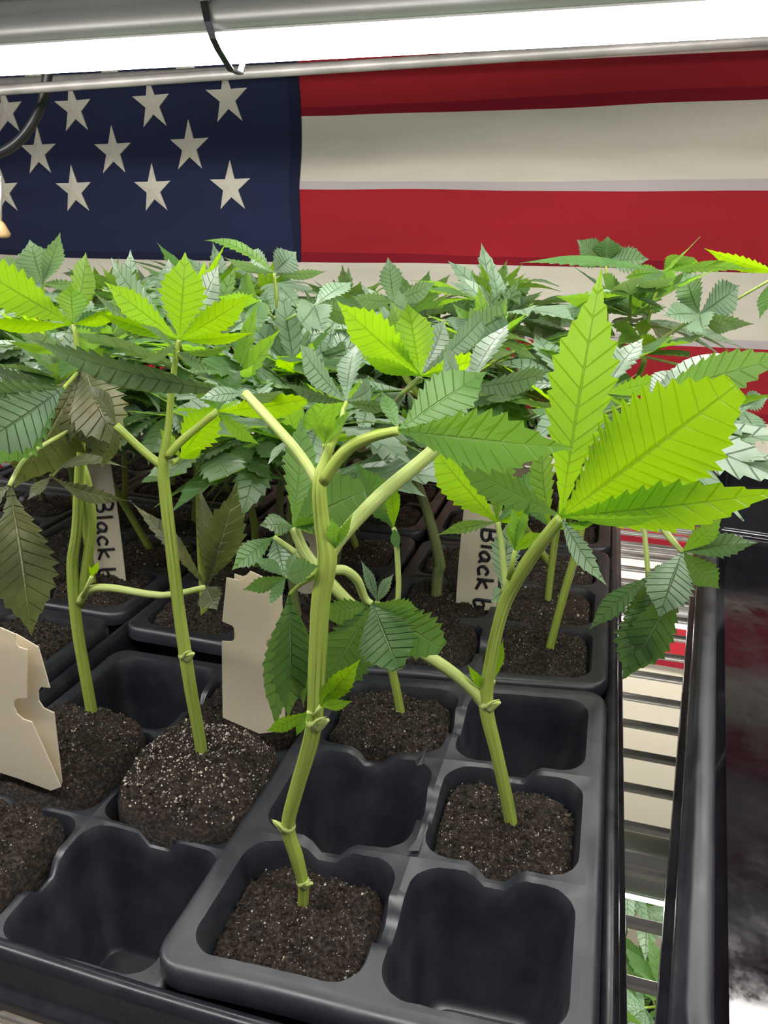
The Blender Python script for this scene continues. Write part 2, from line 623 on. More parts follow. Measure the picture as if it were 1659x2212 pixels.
# black cable hanging left of the flag stars
mb = MB()
tube(mb, [at(118, 60, 62), at(98, 190, 62), at(84, 240, 62), at(50, 295, 62), at(0, 330, 62), at(-90, 352, 62)], 0.42, seg=10, sub=6)
tag(mb.build('power_cable', M['rubber']), 'black cable curving down in front of the leftmost stars', 'cable')
mb = MB()
tube(mb, [at(2, 380, 60), at(2, 480, 60)], 0.09, seg=6, sub=1)
pull = mb.build('pull_chain', M['chrome'])
tag(pull, 'thin pull chain with a tan wooden knob at the left edge', 'pull chain')
mb = MB()
tube(mb, [at(-2, 478, 60), at(2, 488, 60), at(10, 508, 60), at(12, 514, 60)], [0.25, 0.42, 0.55, 0.3], seg=12, sub=2)
mb.build('knob', M['wood'], pull)


# ------------------------------------------------------------------ wire shelves
def wire_shelf(name, z, X0, X1, Y0, Y1, label, step=2.9, off=0.0):
    o = empty(name, ((X0 + X1) / 2, (Y0 + Y1) / 2, z), label, 'shelf')
    y = Y0 + off
    first = None
    while y < Y1:
        if first is None:
            mb = MB(); tube(mb, [(X0, y, z), (X1, y, z)], 0.26, seg=10, sub=1)
            first = mb.build('wire', M['chrome'], o); y0 = y
        else:
            c = first.copy(); COL.objects.link(c); c.location = Vector((0, (y - y0) * S, 0))
        y += step
    for x in (X0 + 3, (X0 + X1) / 2, X1 - 3):
        mb = MB(); tube(mb, [(x, Y0, z - 0.62), (x, Y1, z - 0.62)], 0.36, seg=10, sub=1)
        mb.build('cross_bar', M['chrome'], o)
    for y in (Y0, Y1):
        for dz in (0, -2.6):
            mb = MB(); tube(mb, [(X0, y, z + dz), (X1, y, z + dz)], 0.38, seg=10, sub=1)
            mb.build('edge_bar', M['chrome'], o)
    return o


wire_shelf('wire_shelf', -27.75, -70, 44, 6.4, 74.5, 'chrome wire shelf the seedling trays stand on', 2.9, 2.2)
wire_shelf('wire_shelf', 16.6, -70, 44, 6.4, 74.5, 'chrome wire shelf above the strip lamp', 2.9, 1.2)
wire_shelf('wire_shelf', -84, -70, 44, 6.4, 74.5, 'chrome wire shelf beneath the seedling trays', 2.9, 1.2)


# ------------------------------------------------------------------ trays
def round_rect(hx, hy, r, per=6, mid=3):
    """points counter-clockwise; straight runs are subdivided so that they can be bent a little"""
    pts = []
    for cx_, cy_, a0 in ((hx - r, hy - r, 0), (-hx + r, hy - r, 90), (-hx + r, -hy + r, 180), (hx - r, -hy + r, 270)):
        for k in range(per + 1):
            a = math.radians(a0 + 90 * k / per)
            pts.append((cx_ + r * math.cos(a), cy_ + r * math.sin(a)))
    out = []
    n = len(pts)
    for i in range(n):
        p, q = pts[i], pts[(i + 1) % n]
        out.append(p)
        if i % (per + 1) == per:
            for k in range(1, mid):
                out.append((p[0] + (q[0] - p[0]) * k / mid, p[1] + (q[1] - p[1]) * k / mid))
    return out


TRAY_PROFILE = [(-2.7, -5.7), (-2.1, -5.6), (-1.9, -5.2), (-1.12, -0.9), (-1.02, -0.25), (-0.92, -0.03), (-0.68, 0.10), (-0.45, 0.0),
                (-0.37, -0.25), (-0.32, -1.25), (-0.24, -1.40), (-0.05, -1.46), (0.0, -1.55), (0.0, -1.95), (-0.07, -1.95), (-0.09, -1.62)]


WIDE_FLOOR = [(-2.3, -5.62), (-1.75, -5.6), (-1.5, -5.2), (-0.98, -0.55)]
WIDE_RIM = [(-0.98, -0.55), (-0.93, -0.2), (-0.82, -0.02), (-0.34, 0.05), (-0.22, -0.1), (-0.18, -0.7), (-0.05, -0.8), (0.0, -0.9), (0.0, -1.3), (-0.07, -1.3)]


def tray_mesh(cx_, cy_, hx, hy, zr, yaw, mat, deep=1.0, TRAY_PROFILE=TRAY_PROFILE, floor=True):
    mb = MB()
    ca, sa = math.cos(yaw), math.sin(yaw)
    vs, fs = [], []
    n = None
    for off, z in TRAY_PROFILE:
        zz = z * (deep if z < -2.5 else 1.0)
        pts = round_rect(hx + off, hy + off, max(0.6, 2.6 + off), 6, 14)
        n = len(pts)
        for x, y in pts:
            wob = 0.10 * noise.noise(Vector((x * 0.12, y * 0.12, zr)))
            vs.append((cx_ + ca * x - sa * y, cy_ + sa * x + ca * y, zr + zz + wob))
    for r in range(len(TRAY_PROFILE) - 1):
        for k in range(n):
            a, b_ = r * n + k, r * n + (k + 1) % n
            fs.append((a, b_, b_ + n, a + n))
    if floor:
        fs.append(tuple(range(n)))
    mb.add(vs, fs)
    return mb


def tray(name, cx_, cy_, hx, hy, zr, yaw, mat, label, deep=1.0, group=None):
    o = tray_mesh(cx_, cy_, hx, hy, zr, yaw, mat, deep).build(name, mat)
    tag(o, label, 'tray', group)
    return o


RIM = -21.0
tray('seedling_tray', -11.2, 41.2, 14.15, 28.4, RIM - 0.5, 0, M['tray'], 'black tray under the near cell packs, its shiny edge along the bottom left')
tray('seedling_tray', -40.1, 41.6, 14.15, 28.2, RIM - 0.6, 0, M['tray'], 'black tray under the cell packs at the left edge')
# the glossy empty pair on the right, one nested in the other
ryaw = -math.atan2(6.3, 55)
ra = Vector((3.1, 13.0)); rdir = Vector((math.sin(-ryaw), math.cos(ryaw))); rperp = Vector((rdir.y, -rdir.x))
rc = ra + rdir * 26.5 + rperp * 14.2
o = tray_mesh(rc.x, rc.y, 14.1, 27.6, -17.6, ryaw, None, 1.12, WIDE_FLOOR).build('seedling_tray', M['tray_gloss'])
tag(o, 'empty glossy black tray on the right reflecting the flag', 'tray')
tray_mesh(rc.x, rc.y, 14.1, 27.6, -17.6, ryaw, None, 1.12, WIDE_RIM, False).build('rim', M['pack'], o)
tray('seedling_tray', rc.x, rc.y, 14.1, 27.6, -21.2, ryaw, M['tray'], 'black tray nested underneath the empty glossy tray', 1.08)


# ------------------------------------------------------------------ six-cell packs
PW, PD, BORD = 13.2, 17.8, 0.55
CPX, CPY = (PW - 2 * BORD) / 2, (PD - 2 * BORD) / 3
HX, HY, HR = CPX / 2 - 0.25, CPY / 2 - 0.24, 1.05


def pack(corners, label, seed, near=False, dz=0.0, slim=0.0):
    """corners: FL, FR, BR, BL in x,y; the thin plastic is a little out of square, so it is mapped onto its four corners"""
    FL, FR, BR, BL = [Vector(c) for c in corners]
    HX, HY, HR = CPX / 2 - 0.25 + slim, CPY / 2 - 0.24 + slim, 1.05 - slim * 2

    def mp(x, y, z):
        u, v = x / PW, y / PD
        p = FL * ((1 - u) * (1 - v)) + FR * (u * (1 - v)) + BR * (u * v) + BL * ((1 - u) * v)
        bend = 0.10 * noise.noise(Vector((p.x * 0.2, p.y * 0.2, seed)))
        return Vector((p.x, p.y, RIM + dz + z + bend))
    base = mp(PW / 2, PD / 2, -5.6)
    o = empty('cell_pack', base, label, 'cell pack', 'black six-cell seedling packs')
    per, K = 8, None
    web = MB()
    rng = random.Random(seed)
    for i in range(2):
        for j in range(3):
            cx_ = BORD + CPX * (i + 0.5); cy_ = BORD + CPY * (j + 0.5)
            inner = round_rect(HX, HY, HR, per, 10)
            K = len(inner)

            def notch(px, py):
                d = 0.0
                lim = 0.85
                # dips half-way along the walls shared by two cells
                for ax, side, open_ in ((px, py, (py > 0 and j < 2) or (py < 0 and j > 0)), (py, px, (px > 0 and i < 1) or (px < 0 and i > 0))):
                    if not open_:
                        continue
                    h_other = HY if side is py else HX
                    if abs(side) > h_other - 0.25:
                        t = max(0.0, 1.0 - max(0.0, abs(ax) - 0.35) / 0.55)
                        d = max(d, t * t * (3 - 2 * t))
                return d
            rings = []
            outer = []
            for kk, (px, py) in enumerate(inner):
                s_ = max(abs(px) / (CPX / 2), abs(py) / (CPY / 2))
                ox, oy = px / s_, py / s_
                if kk % (per + 1 + 9) == per // 2:          # middle of a rounded corner: reach right into the square corner
                    ox, oy = math.copysign(CPX / 2, px), math.copysign(CPY / 2, py)
                d = notch(px, py)
                outer.append((cx_ + ox, cy_ + oy, -0.62 * d - 0.02))
            r1, r2, r3 = [], [], []
            for (px, py) in inner:
                d = notch(px, py)
                jag = 0.05 * rng.uniform(-1, 1) if near else 0
                r1.append((cx_ + px * (1 + 0.02 * d), cy_ + py * (1 + 0.02 * d), -0.62 * d - 0.06 + jag * 0.4))
            web_v = [mp(*p) for p in outer] + [mp(*p) for p in r1]
            web.add(web_v, [(k, (k + 1) % K, K + (k + 1) % K, K + k) for k in range(K)])
            # the pocket: rounded shoulder, tapering walls, floor
            cell = MB()
            cv = [mp(*p) for p in r1]
            levels = [(0.12, -0.35, 0.0), (0.17, -0.75, 0.0), (0.28, -1.6, 0), (0.80, -5.3, 0), (1.05, -5.6, 0)]
            for ins, z, _ in levels:
                q = round_rect(HX - ins, HY - ins, max(0.5, HR - ins * 0.4), per, 10)
                cv += [mp(cx_ + x, cy_ + y, min(z, z) - (0.62 * notch(*inner[k]) if z > -1.0 else 0)) for k, (x, y) in enumerate(q)]
            cf = []
            for r in range(len(levels)):
                for k in range(K):
                    a, b_ = r * K + k, r * K + (k + 1) % K
                    cf.append((a, b_, b_ + K, a + K))
            cf.append(tuple(range(len(levels) * K, (len(levels) + 1) * K)))
            cell.add(cv, cf)
            cell.build('cell', M['pack'], o)
    # outer rim: flat flange turning down into a short skirt
    rim_prof = [(0.0, 0.0), (BORD * 0.55, 0.03), (BORD * 0.9, -0.02), (BORD * 1.08, -0.2), (BORD * 1.12, -0.75)]
    n = None
    vs = []
    for off, z in rim_prof:
        r = 0.02 + off * 1.9 if off > 0 else 0.02
        pts = round_rect(PW / 2 - BORD + off, PD / 2 - BORD + off, max(r, 0.02), 4, 26)
        n = len(pts)
        vs += [mp(PW / 2 + x, PD / 2 + y, z - 0.02) for x, y in pts]
    fs = []
    for r in range(len(rim_prof) - 1):
        for k in range(n):
            a, b_ = r * n + k, r * n + (k + 1) % n
            fs.append((a, a + n, b_ + n, b_))
    web.add(vs, fs)
    web.build('rim_web', M['pack'], o)

    def centre(i, j, du=0.0, dv=0.0):
        return mp(BORD + CPX * (i + 0.5) + du, BORD + CPY * (j + 0.5) + dv, 0)
    centre.obj = o
    return centre


A_R1 = pack([(-11.4, 13.9), (1.9, 14.5), (1.95, 32.9), (-11.1, 30.9)], 'black six-cell pack at the front right, two soil blocks flank empty cells', 1, True)
A_L1 = pack([(-24.0, 13.2), (-10.85, 13.25), (-10.8, 31.0), (-24.1, 30.8)], 'black six-cell pack at the front left with two soil domes', 2, True, -0.8, 0.10)
A_R2 = pack([(-11.1, 31.3), (1.95, 33.3), (1.95, 50.8), (-11.1, 49.2)], 'middle black six-cell pack along the right side of the main tray', 3)
A_L2 = pack([(-24.4, 31.6), (-11.5, 31.7), (-11.5, 49.2), (-24.4, 49.0)], 'middle black six-cell pack behind the empty corner cell', 4)
A_R3 = pack([(-11.1, 50.2), (1.95, 51.2), (1.95, 68.6), (-11.1, 68.0)], 'far black six-cell pack at the right rear corner of the main tray', 5)
A_L3 = pack([(-24.4, 50.0), (-11.5, 50.1), (-11.5, 67.8), (-24.4, 67.8)], 'far black six-cell pack left of the rear corner pack', 6)
B_R1 = pack([(-38.2, 14.4), (-25.2, 14.4), (-25.2, 32.2), (-38.2, 32.2)], 'black six-cell pack at the left edge beside the folded tag', 7)
B_R2 = pack([(-38.2, 32.7), (-25.1, 32.7), (-25.1, 50.4), (-38.2, 50.4)], 'black six-cell pack around the lettered tag on the left', 8)
B_R3 = pack([(-38.2, 50.8), (-25.1, 50.8), (-25.1, 68.4), (-38.2, 68.4)], 'black six-cell pack far behind the lettered left tag', 9)
B_L2 = pack([(-51.5, 32.7), (-38.5, 32.7), (-38.5, 50.4), (-51.5, 50.4)], 'black six-cell pack at the far left, middle row', 10)
B_L3 = pack([(-51.5, 50.8), (-38.5, 50.8), (-38.5, 68.4), (-51.5, 68.4)], 'black six-cell pack at the far left rear', 12)


# torn shreds of plastic standing up from the cell walls
for pk, px in ((A_R1, [(896, 1640), (922, 1620), (912, 1652), (900, 1660)]), (A_R1, [(880, 1838), (915, 1800), (930, 1740), (918, 1800), (905, 1838)])):
    mb = MB()
    pts = [ground(x, y, RIM + 0.12) for x, y in px]
    for k, p in enumerate(pts):
        p.z += 0.12 * (k % 2)
    shard(mb, pts, Vector((0, 0, -1)), 0.03)
    mb.build('torn_shred', M['pack'], pk.obj, smooth=False)


# ------------------------------------------------------------------ soil blocks
def soil_mb(c, top, dome, seed, fine, hx=HX - 0.14, hy=HY - 0.14, p=5.0):
    mb = MB()
    K = 96 if fine else 36
    rings = 34 if fine else 10
    vs = []
    base_z = c.z - 2.6

    def rr(a, f):
        # rounded-square radius at angle a
        ca, sa = abs(math.cos(a)), abs(math.sin(a))
        return f * ((ca / hx) ** p + (sa / hy) ** p) ** (-1 / p)
    for r in range(rings + 1):
        f = r / rings
        for k in range(K):
            a = 2 * math.pi * k / K
            q = rr(a, min(1.0, f))
            x, y = q * math.cos(a), q * math.sin(a)
            nv = Vector((x + seed * 7.1, y - seed * 3.3, seed))
            h = 0.26 * noise.noise(nv * 1.1) + 0.20 * noise.noise(nv * 2.4)
            if fine:
                h += 0.15 * noise.noise(nv * 5.0) + 0.11 * noise.noise(nv * 11.0)
            z = c.z + top + dome * (1 - f ** (2.4 if dome < 0.8 else 2.0)) + h
            if f > 0.88:
                z -= ((f - 0.88) / 0.12) ** 1.7 * 0.55
                e = 1 + 0.03 * noise.noise(nv * 2.0)
                x *= e; y *= e
            vs.append((c.x + x, c.y + y, z))
    for dz, ins in ((1.2, 0.99), (2.6, 0.93)):
        for k in range(K):
            a = 2 * math.pi * k / K
            q = rr(a, ins)
            nv = Vector((q * math.cos(a), q * math.sin(a), dz + seed))
            q *= 1 + 0.04 * noise.noise(nv * 2.2)
            vs.append((c.x + q * math.cos(a), c.y + q * math.sin(a), c.z + top - dz))
    fs = []
    for r in range(rings + 2):
        for k in range(K):
            a, b_ = r * K + k, r * K + (k + 1) % K
            fs.append((a, a + K, b_ + K, b_))
    fs.append(tuple(range((rings + 2) * K, (rings + 3) * K)))
    mb.add(vs, fs)
    return mb, vs, K, rings


OCT = [(1, 0, 0), (-1, 0, 0), (0, 1, 0), (0, -1, 0), (0, 0, 1), (0, 0, -1)]
OCF = [(0, 2, 4), (2, 1, 4), (1, 3, 4), (3, 0, 4), (2, 0, 5), (1, 2, 5), (3, 1, 5), (0, 3, 5)]


def grit(vs, K, rings, seed, n, smin, smax):
    mb = MB()
    rng = random.Random(seed)
    for _ in range(n):
        r = int(rings * math.sqrt(rng.random()) * 0.97)
        p = Vector(vs[r * K + rng.randrange(K)])
        s_ = rng.uniform(smin, smax) * (1.8 if rng.random() < 0.08 else 1)
        ex = [s_ * rng.uniform(0.6, 1.3) for _ in range(3)]
        q = Quaternion((rng.random(), rng.random(), rng.random()), rng.uniform(0, 6))
        mb.add([p + Vector((0, 0, s_ * 0.3)) + q @ Vector((a * ex[0], b_ * ex[1], c_ * ex[2])) for a, b_, c_ in OCT], OCF)
    return mb


def soil(c, parent, top=-0.3, dome=0.5, seed=1, fine=False, grow=0.0, salt=1.0, p=5.0):
    mb, vs, K, rings = soil_mb(c, top, dome, seed, fine, HX - 0.14 + grow, HY - 0.14 + grow, p)
    if parent is None:
        o = mb.build('soil_block', M['soil'], base=(c.x, c.y, c.z - 2.8))
    else:
        o = mb.build('soil_block', M['soil'], parent)
    g = grit(vs, K, rings, seed + 5, int((330 if fine else 80) * salt), 0.012 if fine else 0.03, (0.036 if fine else 0.06) * (1.5 if salt > 1.9 else 1)).build('perlite', M['perlite'], o, smooth=False)  # perlite; the extra pale grit on near blocks also stands in for glints
    g['kind'] = 'stuff'
    d = grit(vs, K, rings, seed + 9, 900 if fine else 90, 0.03, 0.085).build('crumb', M['soil'], o, smooth=False)
    d['kind'] = 'stuff'
    return o


# ------------------------------------------------------------------ leaves
PROF = [(0, .07), (.06, .12), (.14, .28), (.25, .56), (.36, .80), (.47, .96), (.56, 1.0), (.65, .92), (.74, .70), (.82, .42), (.885, .22), (.94, .11), (1, .012)]


def prof(u):
    for (a, x), (b_, y) in zip(PROF, PROF[1:]):
        if u <= b_:
            t = (u - a) / (b_ - a)
            return x + (y - x) * t
    return 0.02


def blade(L, W, teeth, bend=0.3, fold=0.18, cut=1.0, cols=3, wave=0.0, seed=0, twist=0.0, pleat=0.07):
    """one toothed leaflet: base at the origin, along +x, upper side +z. Returns verts, faces, uvs (row = side vein)"""
    rng = random.Random(seed)
    vs, fs, uvs = [], [], []
    side = [k / cols for k in range(cols + 1)]
    vv = [-s_ for s_ in side[::-1]] + side[1:]
    rows = 2 * teeth + 1
    ph = rng.uniform(0, 6)
    for k in range(rows):
        i, odd = divmod(k, 2)
        u = (i + (0.90 if odd else 0)) / teeth * cut
        u = min(u, 1.0)
        hw = W / 2 * prof(u)
        if odd:
            hw *= 1.10 + rng.uniform(-.05, .05)
        else:
            hw *= 0.86
        if cut < 1 and k == rows - 1:
            hw *= 0.93
        slant = min(1.0 * hw / L, 0.125) * min(1.0, u * 2.6)
        if cut < 1:
            slant *= min(1.0, max(0.0, (cut - u) * 5))
        for v in vv:
            um = max(0.0, u - slant * (1 - abs(v)) * 1.0)
            x, y = um * L, v * hw
            z = abs(v) * hw * fold + pleat * hw * (-1 if odd else 1) * min(1, abs(v) * 1.6)
            z += wave * W * abs(v) * math.sin(u * 9 + ph + (1.5 if v > 0 else 0))
            if twist:
                a = twist * um
                y, z = y * math.cos(a) - z * math.sin(a), y * math.sin(a) + z * math.cos(a)
            if abs(bend) > 1e-3:
                a = bend * um
                cx_, cz_ = L * math.sin(a) / bend, -L * (1 - math.cos(a)) / bend
                x, z = cx_ + z * math.sin(a), cz_ + z * math.cos(a)
            vs.append(Vector((x, y, z)))
            uvs.append((k / 2.0, v))
    nc = len(vv)
    for k in range(rows - 1):
        for c in range(nc - 1):
            a = k * nc + c
            fs.append((a, a + nc, a + nc + 1, a + 1))
    # raised midrib underneath
    return vs, fs, uvs


VIEW0 = Vector((0, 0, 0))


def place_blade(base, tip, width, roll=0.0, bend=0.3, fold=0.18, teeth=None, cut=1.0, wave=0.0, seed=0, twist=0.0, cols=3, flip=False):
    """leaflet whose ends are two points in space; roll turns the blade about its own length (0 = broadside to the lens)"""
    ax = (tip - base)
    Lc = ax.length
    ax.normalize()
    # chord of the bent blade
    uL = min(1.0, cut)
    if abs(bend) > 1e-3:
        ex, ez = math.sin(bend * uL) / bend, -(1 - math.cos(bend * uL)) / bend
    else:
        ex, ez = uL, 0.0
    ch = math.hypot(ex, ez)
    L = Lc / ch
    vs, fs, uvs = blade(L, width, teeth or max(8, int(10 + L * 0.6)), bend, fold, cut, cols, wave, seed, twist)
    back = math.atan2(ez, ex)
    to_cam = (-(base + tip) * 0.5).normalized()
    n = (to_cam - ax * to_cam.dot(ax)).normalized()
    n = Quaternion(ax, math.radians(roll)) @ n
    if flip:
        n = -n
    y = n.cross(ax)
    out = []
    cb, sb = math.cos(-back), math.sin(-back)
    for p in vs:
        x, z = p.x * cb - p.z * sb, p.x * sb + p.z * cb
        out.append(base + ax * x + y * p.y + n * z)
    return out, fs, uvs


def px2cm(px, p):
    return px * axis_depth(p) / F


class Plant:
    def __init__(s, label, root, group='young cannabis plants', name='cannabis_plant'):
        s.root = Vector(root)
        s.o = empty(name, s.root, label, 'plant', group)
        s.seed = int(abs(root[0]) * 31 + abs(root[1]) * 17)

    def stem(s, pts, mat='stem', flute=0.05, name='stem'):
        """pts: (px, py, Y, width in px)"""
        P = [at(a, b_, Y) for a, b_, Y, _ in pts]
        r = [px2cm(wd, p) / 2 for p, (_, _, _, wd) in zip(P, pts)]
        mb = MB()
        tube(mb, P, r, seg=14, sub=5, flute=flute)
        return mb.build(name, M[mat], s.o)

    def node(s, px, py, Y, wd, side=1):
        p = at(px, py, Y)
        r = px2cm(wd, p) / 2
        mb = MB()
        tube(mb, [p + Vector((0, 0, -r * .7)), p + Vector((0, 0, 0)), p + Vector((0, 0, r * .7))], [r * .9, r * 1.18, r * .9], seg=12, sub=3)
        e = p + Vector((side * r * 1.0, -r * .5, r * .2))
        tube(mb, [p + Vector((side * r * .5, -r * .4, -r * .3)), e, e + Vector((side * r * .9, -r * .2, r * .9))], [r * .7, r * .55, r * .2], seg=8, sub=3)
        tube(mb, [p + Vector((0, -r, 0)), p + Vector((side * r * .9, -r * 1.3, r * 1.3)), p + Vector((side * r * 1.9, -r * 1.3, r * 1.9))], [r * .3, r * .2, r * .04], seg=6, sub=3)
        mb.build('node', M['stem_pale'], s.o)

    def leaf(s, petiole, leaflets, mat='leaf', pmat='stem', label=None):
        """petiole: [(px,py,Y,width)], last point is the hub; leaflets: (tip px, tip py, tip Y, width px, options)"""
        P = [at(a, b_, Y) for a, b_, Y, _ in petiole]
        r = [px2cm(wd, p) / 2 for p, (_, _, _, wd) in zip(P, petiole)]
        if len(P) == 1:
            P = [P[0] + Vector((0, 0.1, -0.25)), P[0]]
            r = [r[0], r[0]]
        mb = MB()
        tube(mb, P, r, seg=10, sub=4)
        o = mb.build('leaf', M[pmat], s.o)
        if label:
            o['label'] = label
        hub = P[-1]
        for q in leaflets:
            tx, ty, tY, wd = q[:4]
            op = dict(q[4]) if len(q) > 4 else {}
            m2 = op.pop('mat', mat)
            base = hub
            if 'base' in op:
                base = at(*op.pop('base'))
            tip = at(tx, ty, tY)
            s.seed += 1
            vs, fs, uvs = place_blade(base, tip, px2cm(wd, (base + tip) / 2), seed=s.seed, **op)
            lb = MB(); lb.add(vs, fs, uvs)
            lb.build('leaflet', M[m2], o)
        return o


# ------------------------------------------------------------------ plants in front, leaf by leaf
def soil_at(centre, i, j, top, dome, seed, parent, fine=True, du=0, dv=0):
    return soil(centre(i, j, du, dv), parent, top, dome, seed, fine)


# A: the thick-stemmed plant in the nearest soil block
c = A_R1(0, 0)
YA = 18.0
pl = Plant('tall plant in the nearest soil block, thick pale green stem forking at the top', (c.x, c.y, c.z - 2.6))
soil(c, pl.o, -1.15, 0.25, 3, True, 0, 1.5)
pl.stem([(651, 1985, YA, 24), (655, 1915, YA, 24), (640, 1850, YA, 30), (622, 1785, YA, 30), (640, 1705, YA, 32), (676, 1575, YA, 36),
         (685, 1430, YA, 40), (692, 1300, YA, 42), (706, 1205, YA, 44), (694, 1120, YA, 34), (690, 1045, YA, 32), (705, 985, YA + .3, 22), (735, 915, YA + .6, 14), (742, 880, YA + .8, 8)])
pl.leaf([(690, 1050, YA, 24), (650, 985, YA + .2, 22), (590, 915, YA + .5, 22), (530, 850, YA + 1, 20)],
        [(60, 728, YA + 2.5, 92, dict(roll=-48, bend=.35, base=(525, 848, YA + 1))),
         (430, 862, YA + .2, 40, dict(roll=30, bend=.6)),
         (615, 848, YA + 4.5, 40, dict(roll=50))], 'leaf_grey', 'stem_pale')
pl.leaf([(697, 1040, YA, 28), (745, 975, YA, 28), (800, 945, YA, 24), (862, 930, YA, 20)],
        [(1240, 968, YA - 1, 132, dict(roll=14, bend=.25)),
         (1052, 803, YA + 2.5, 112, dict(roll=-14, bend=.35)),
         (824, 846, YA + 1, 36, dict(roll=10)),
         (765, 960, YA + 1.5, 36, dict(roll=55, mat='leaf_lime'))], 'leaf', 'stem')
pl.leaf([(742, 885, YA + .8, 9), (748, 868, YA + 1, 8)],
        [(648, 742, YA + 4, 70, dict(roll=-40, bend=.3)), (770, 745, YA + 4.5, 60, dict(roll=-30)), (800, 835, YA + 3.5, 66, dict(roll=30, bend=.5)),
         (612, 826, YA + 2, 46, dict(roll=-55)), (850, 880, YA + 1, 36, dict(roll=40))], 'leaf_grey')
pl.leaf([(700, 960, YA + .3, 8)], [(670, 870, YA - .5, 26, {}), (722, 868, YA - .6, 22, dict(roll=20)), (760, 885, YA + .5, 26, dict(roll=-30, mat='leaf_lime'))], 'leaf')
pl.leaf([(680, 1545, YA - .3, 10), (692, 1525, YA - .4, 8)],
        [(778, 1424, YA - .8, 52, dict(roll=12, bend=.2)), (762, 1514, YA - 1, 28, dict(roll=25)), (715, 1470, YA - .5, 30, dict(roll=-30))], 'leaf_lime', 'stem_pale')
pl.leaf([(678, 1545, YA - .2, 8), (664, 1538, YA - .4, 7)],
        [(574, 1580, YA - .8, 36, dict(roll=-25, bend=.4)), (640, 1590, YA - .6, 22, dict(roll=20))], 'leaf_lime', 'stem_pale')
pl.leaf([(718, 1195, YA, 12), (724, 1185, YA, 8)], [(716, 1118, YA - .2, 34, dict(roll=15)), (748, 1140, YA + .4, 26, dict(roll=-20, mat='leaf_grey')), (762, 1110, YA - .3, 20, {})], 'leaf')
# stub petiole that runs up behind the big right leaf
pl.leaf([(714, 1208, YA + .2, 18), (738, 1160, YA + .6, 30), (820, 1072, YA + 1.4, 32), (958, 950, YA + 2.8, 30), (1012, 838, YA + 4.5, 24)],
        [(1100, 700, YA + 9, 70, dict(roll=-45)), (1190, 800, YA + 8, 70, dict(roll=40)), (1060, 770, YA + 9, 60, dict(roll=-60)), (960, 760, YA + 8, 60, dict(roll=-40))], 'leaf_grey', 'stem_pale')
# hanging leaf in front of the blank tag
pl.leaf([(698, 1228, YA + .3, 14), (660, 1250, YA + .8, 10), (618, 1246, YA + .8, 8)],
        [(524, 1274, YA + .2, 38, dict(roll=-20, bend=.3)), (580, 1310, YA - .2, 26, dict(roll=15)), (690, 1222, YA - .5, 56, dict(roll=-15, bend=.3)), (552, 1206, YA + 1.6, 34, dict(roll=25)),
         (640, 1190, YA + 2, 22, dict(roll=-30))], 'leaf_dark')
pl.leaf([(700, 1236, YA + 1, 12), (650, 1262, YA + 1.6, 9), (625, 1285, YA + 1.6, 8)],
        [(596, 1578, YA + 1.4, 78, dict(roll=35, bend=.25)), (622, 1552, YA + 1.0, 92, dict(roll=-18, bend=.35)), (655, 1528, YA + 1.9, 70, dict(roll=-40, bend=.3))], 'leaf_dark')
# broad dark leaf hanging to the right of the stem
pl.leaf([(716, 1232, YA + .4, 20), (745, 1232, YA + .8, 22), (772, 1254, YA + 1.2, 20), (788, 1292, YA + 1.5, 18), (804, 1304, YA + 1.5, 12)],
        [(690, 1330, YA + 1.2, 66, dict(roll=-25, bend=.3)), (686, 1500, YA + 1.0, 132, dict(roll=-15, bend=.3)), (862, 1446, YA + .6, 128, dict(roll=8, bend=.45, cut=.9)),
         (955, 1400, YA + 1.8, 112, dict(roll=20, bend=.35, cut=.86)), (905, 1316, YA + 2.6, 58, dict(roll=35, bend=.3))], 'leaf_dark', 'stem_pale')

pl.node(622, 1785, YA, 30, -1); pl.node(655, 1905, YA, 26, 1); pl.node(680, 1558, YA, 38, 1); 

# B: plant on the right with the big backlit lime leaves
c = A_R1(1, 1)
YB = 23.4
pl = Plant('plant right of centre holding the large bright lime leaves', (c.x, c.y, c.z - 2.6))
soil(c, pl.o, -0.75, 0.4, 5, True, 0, 1.7)
pl.stem([(1105, 1785, YB, 28), (1092, 1715, YB, 28), (1072, 1625, YB, 28), (1050, 1530, YB, 32), (1056, 1450, YB, 28), (1075, 1355, YB, 26), (1098, 1285, YB, 30),
         (1140, 1215, YB - .4, 30), (1180, 1160, YB - .8, 28), (1212, 1118, YB - 1, 24)])
pl.node(1050, 1520, YB, 32, 1)
pl.leaf([(1180, 1160, YB - .8, 22), (1212, 1116, YB - 1, 20)],
        [(1300, 580, YB + 1.5, 138, dict(roll=-10, bend=.25, fold=.12)),
         (1590, 832, YB - 2, 240, dict(roll=10, bend=.2, fold=.1, cut=.88, wave=.01, teeth=19)),
         (1712, 1058, YB - 3.5, 112, dict(roll=22, bend=.2, fold=.12)),
         (1445, 1112, YB - 4, 60, dict(roll=66, bend=.2, mat='leaf')),
         (972, 984, YB + .5, 88, dict(roll=-30, bend=.25, mat='leaf_dark')),  # darker leaf colour stands in for the shade on its unlit underside
         (1312, 1266, YB - 3, 50, dict(roll=28, bend=.4, mat='leaf_grey'))], 'leaf_lime', 'stem')
pl.leaf([(1188, 1140, YB - .6, 10)], [(1170, 940, YB + 2.5, 60, dict(roll=-30, mat='leaf_lime')), (1300, 1120, YB - 2, 30, dict(roll=50)), (1110, 1060, YB + 1, 36, dict(roll=20))], 'leaf')
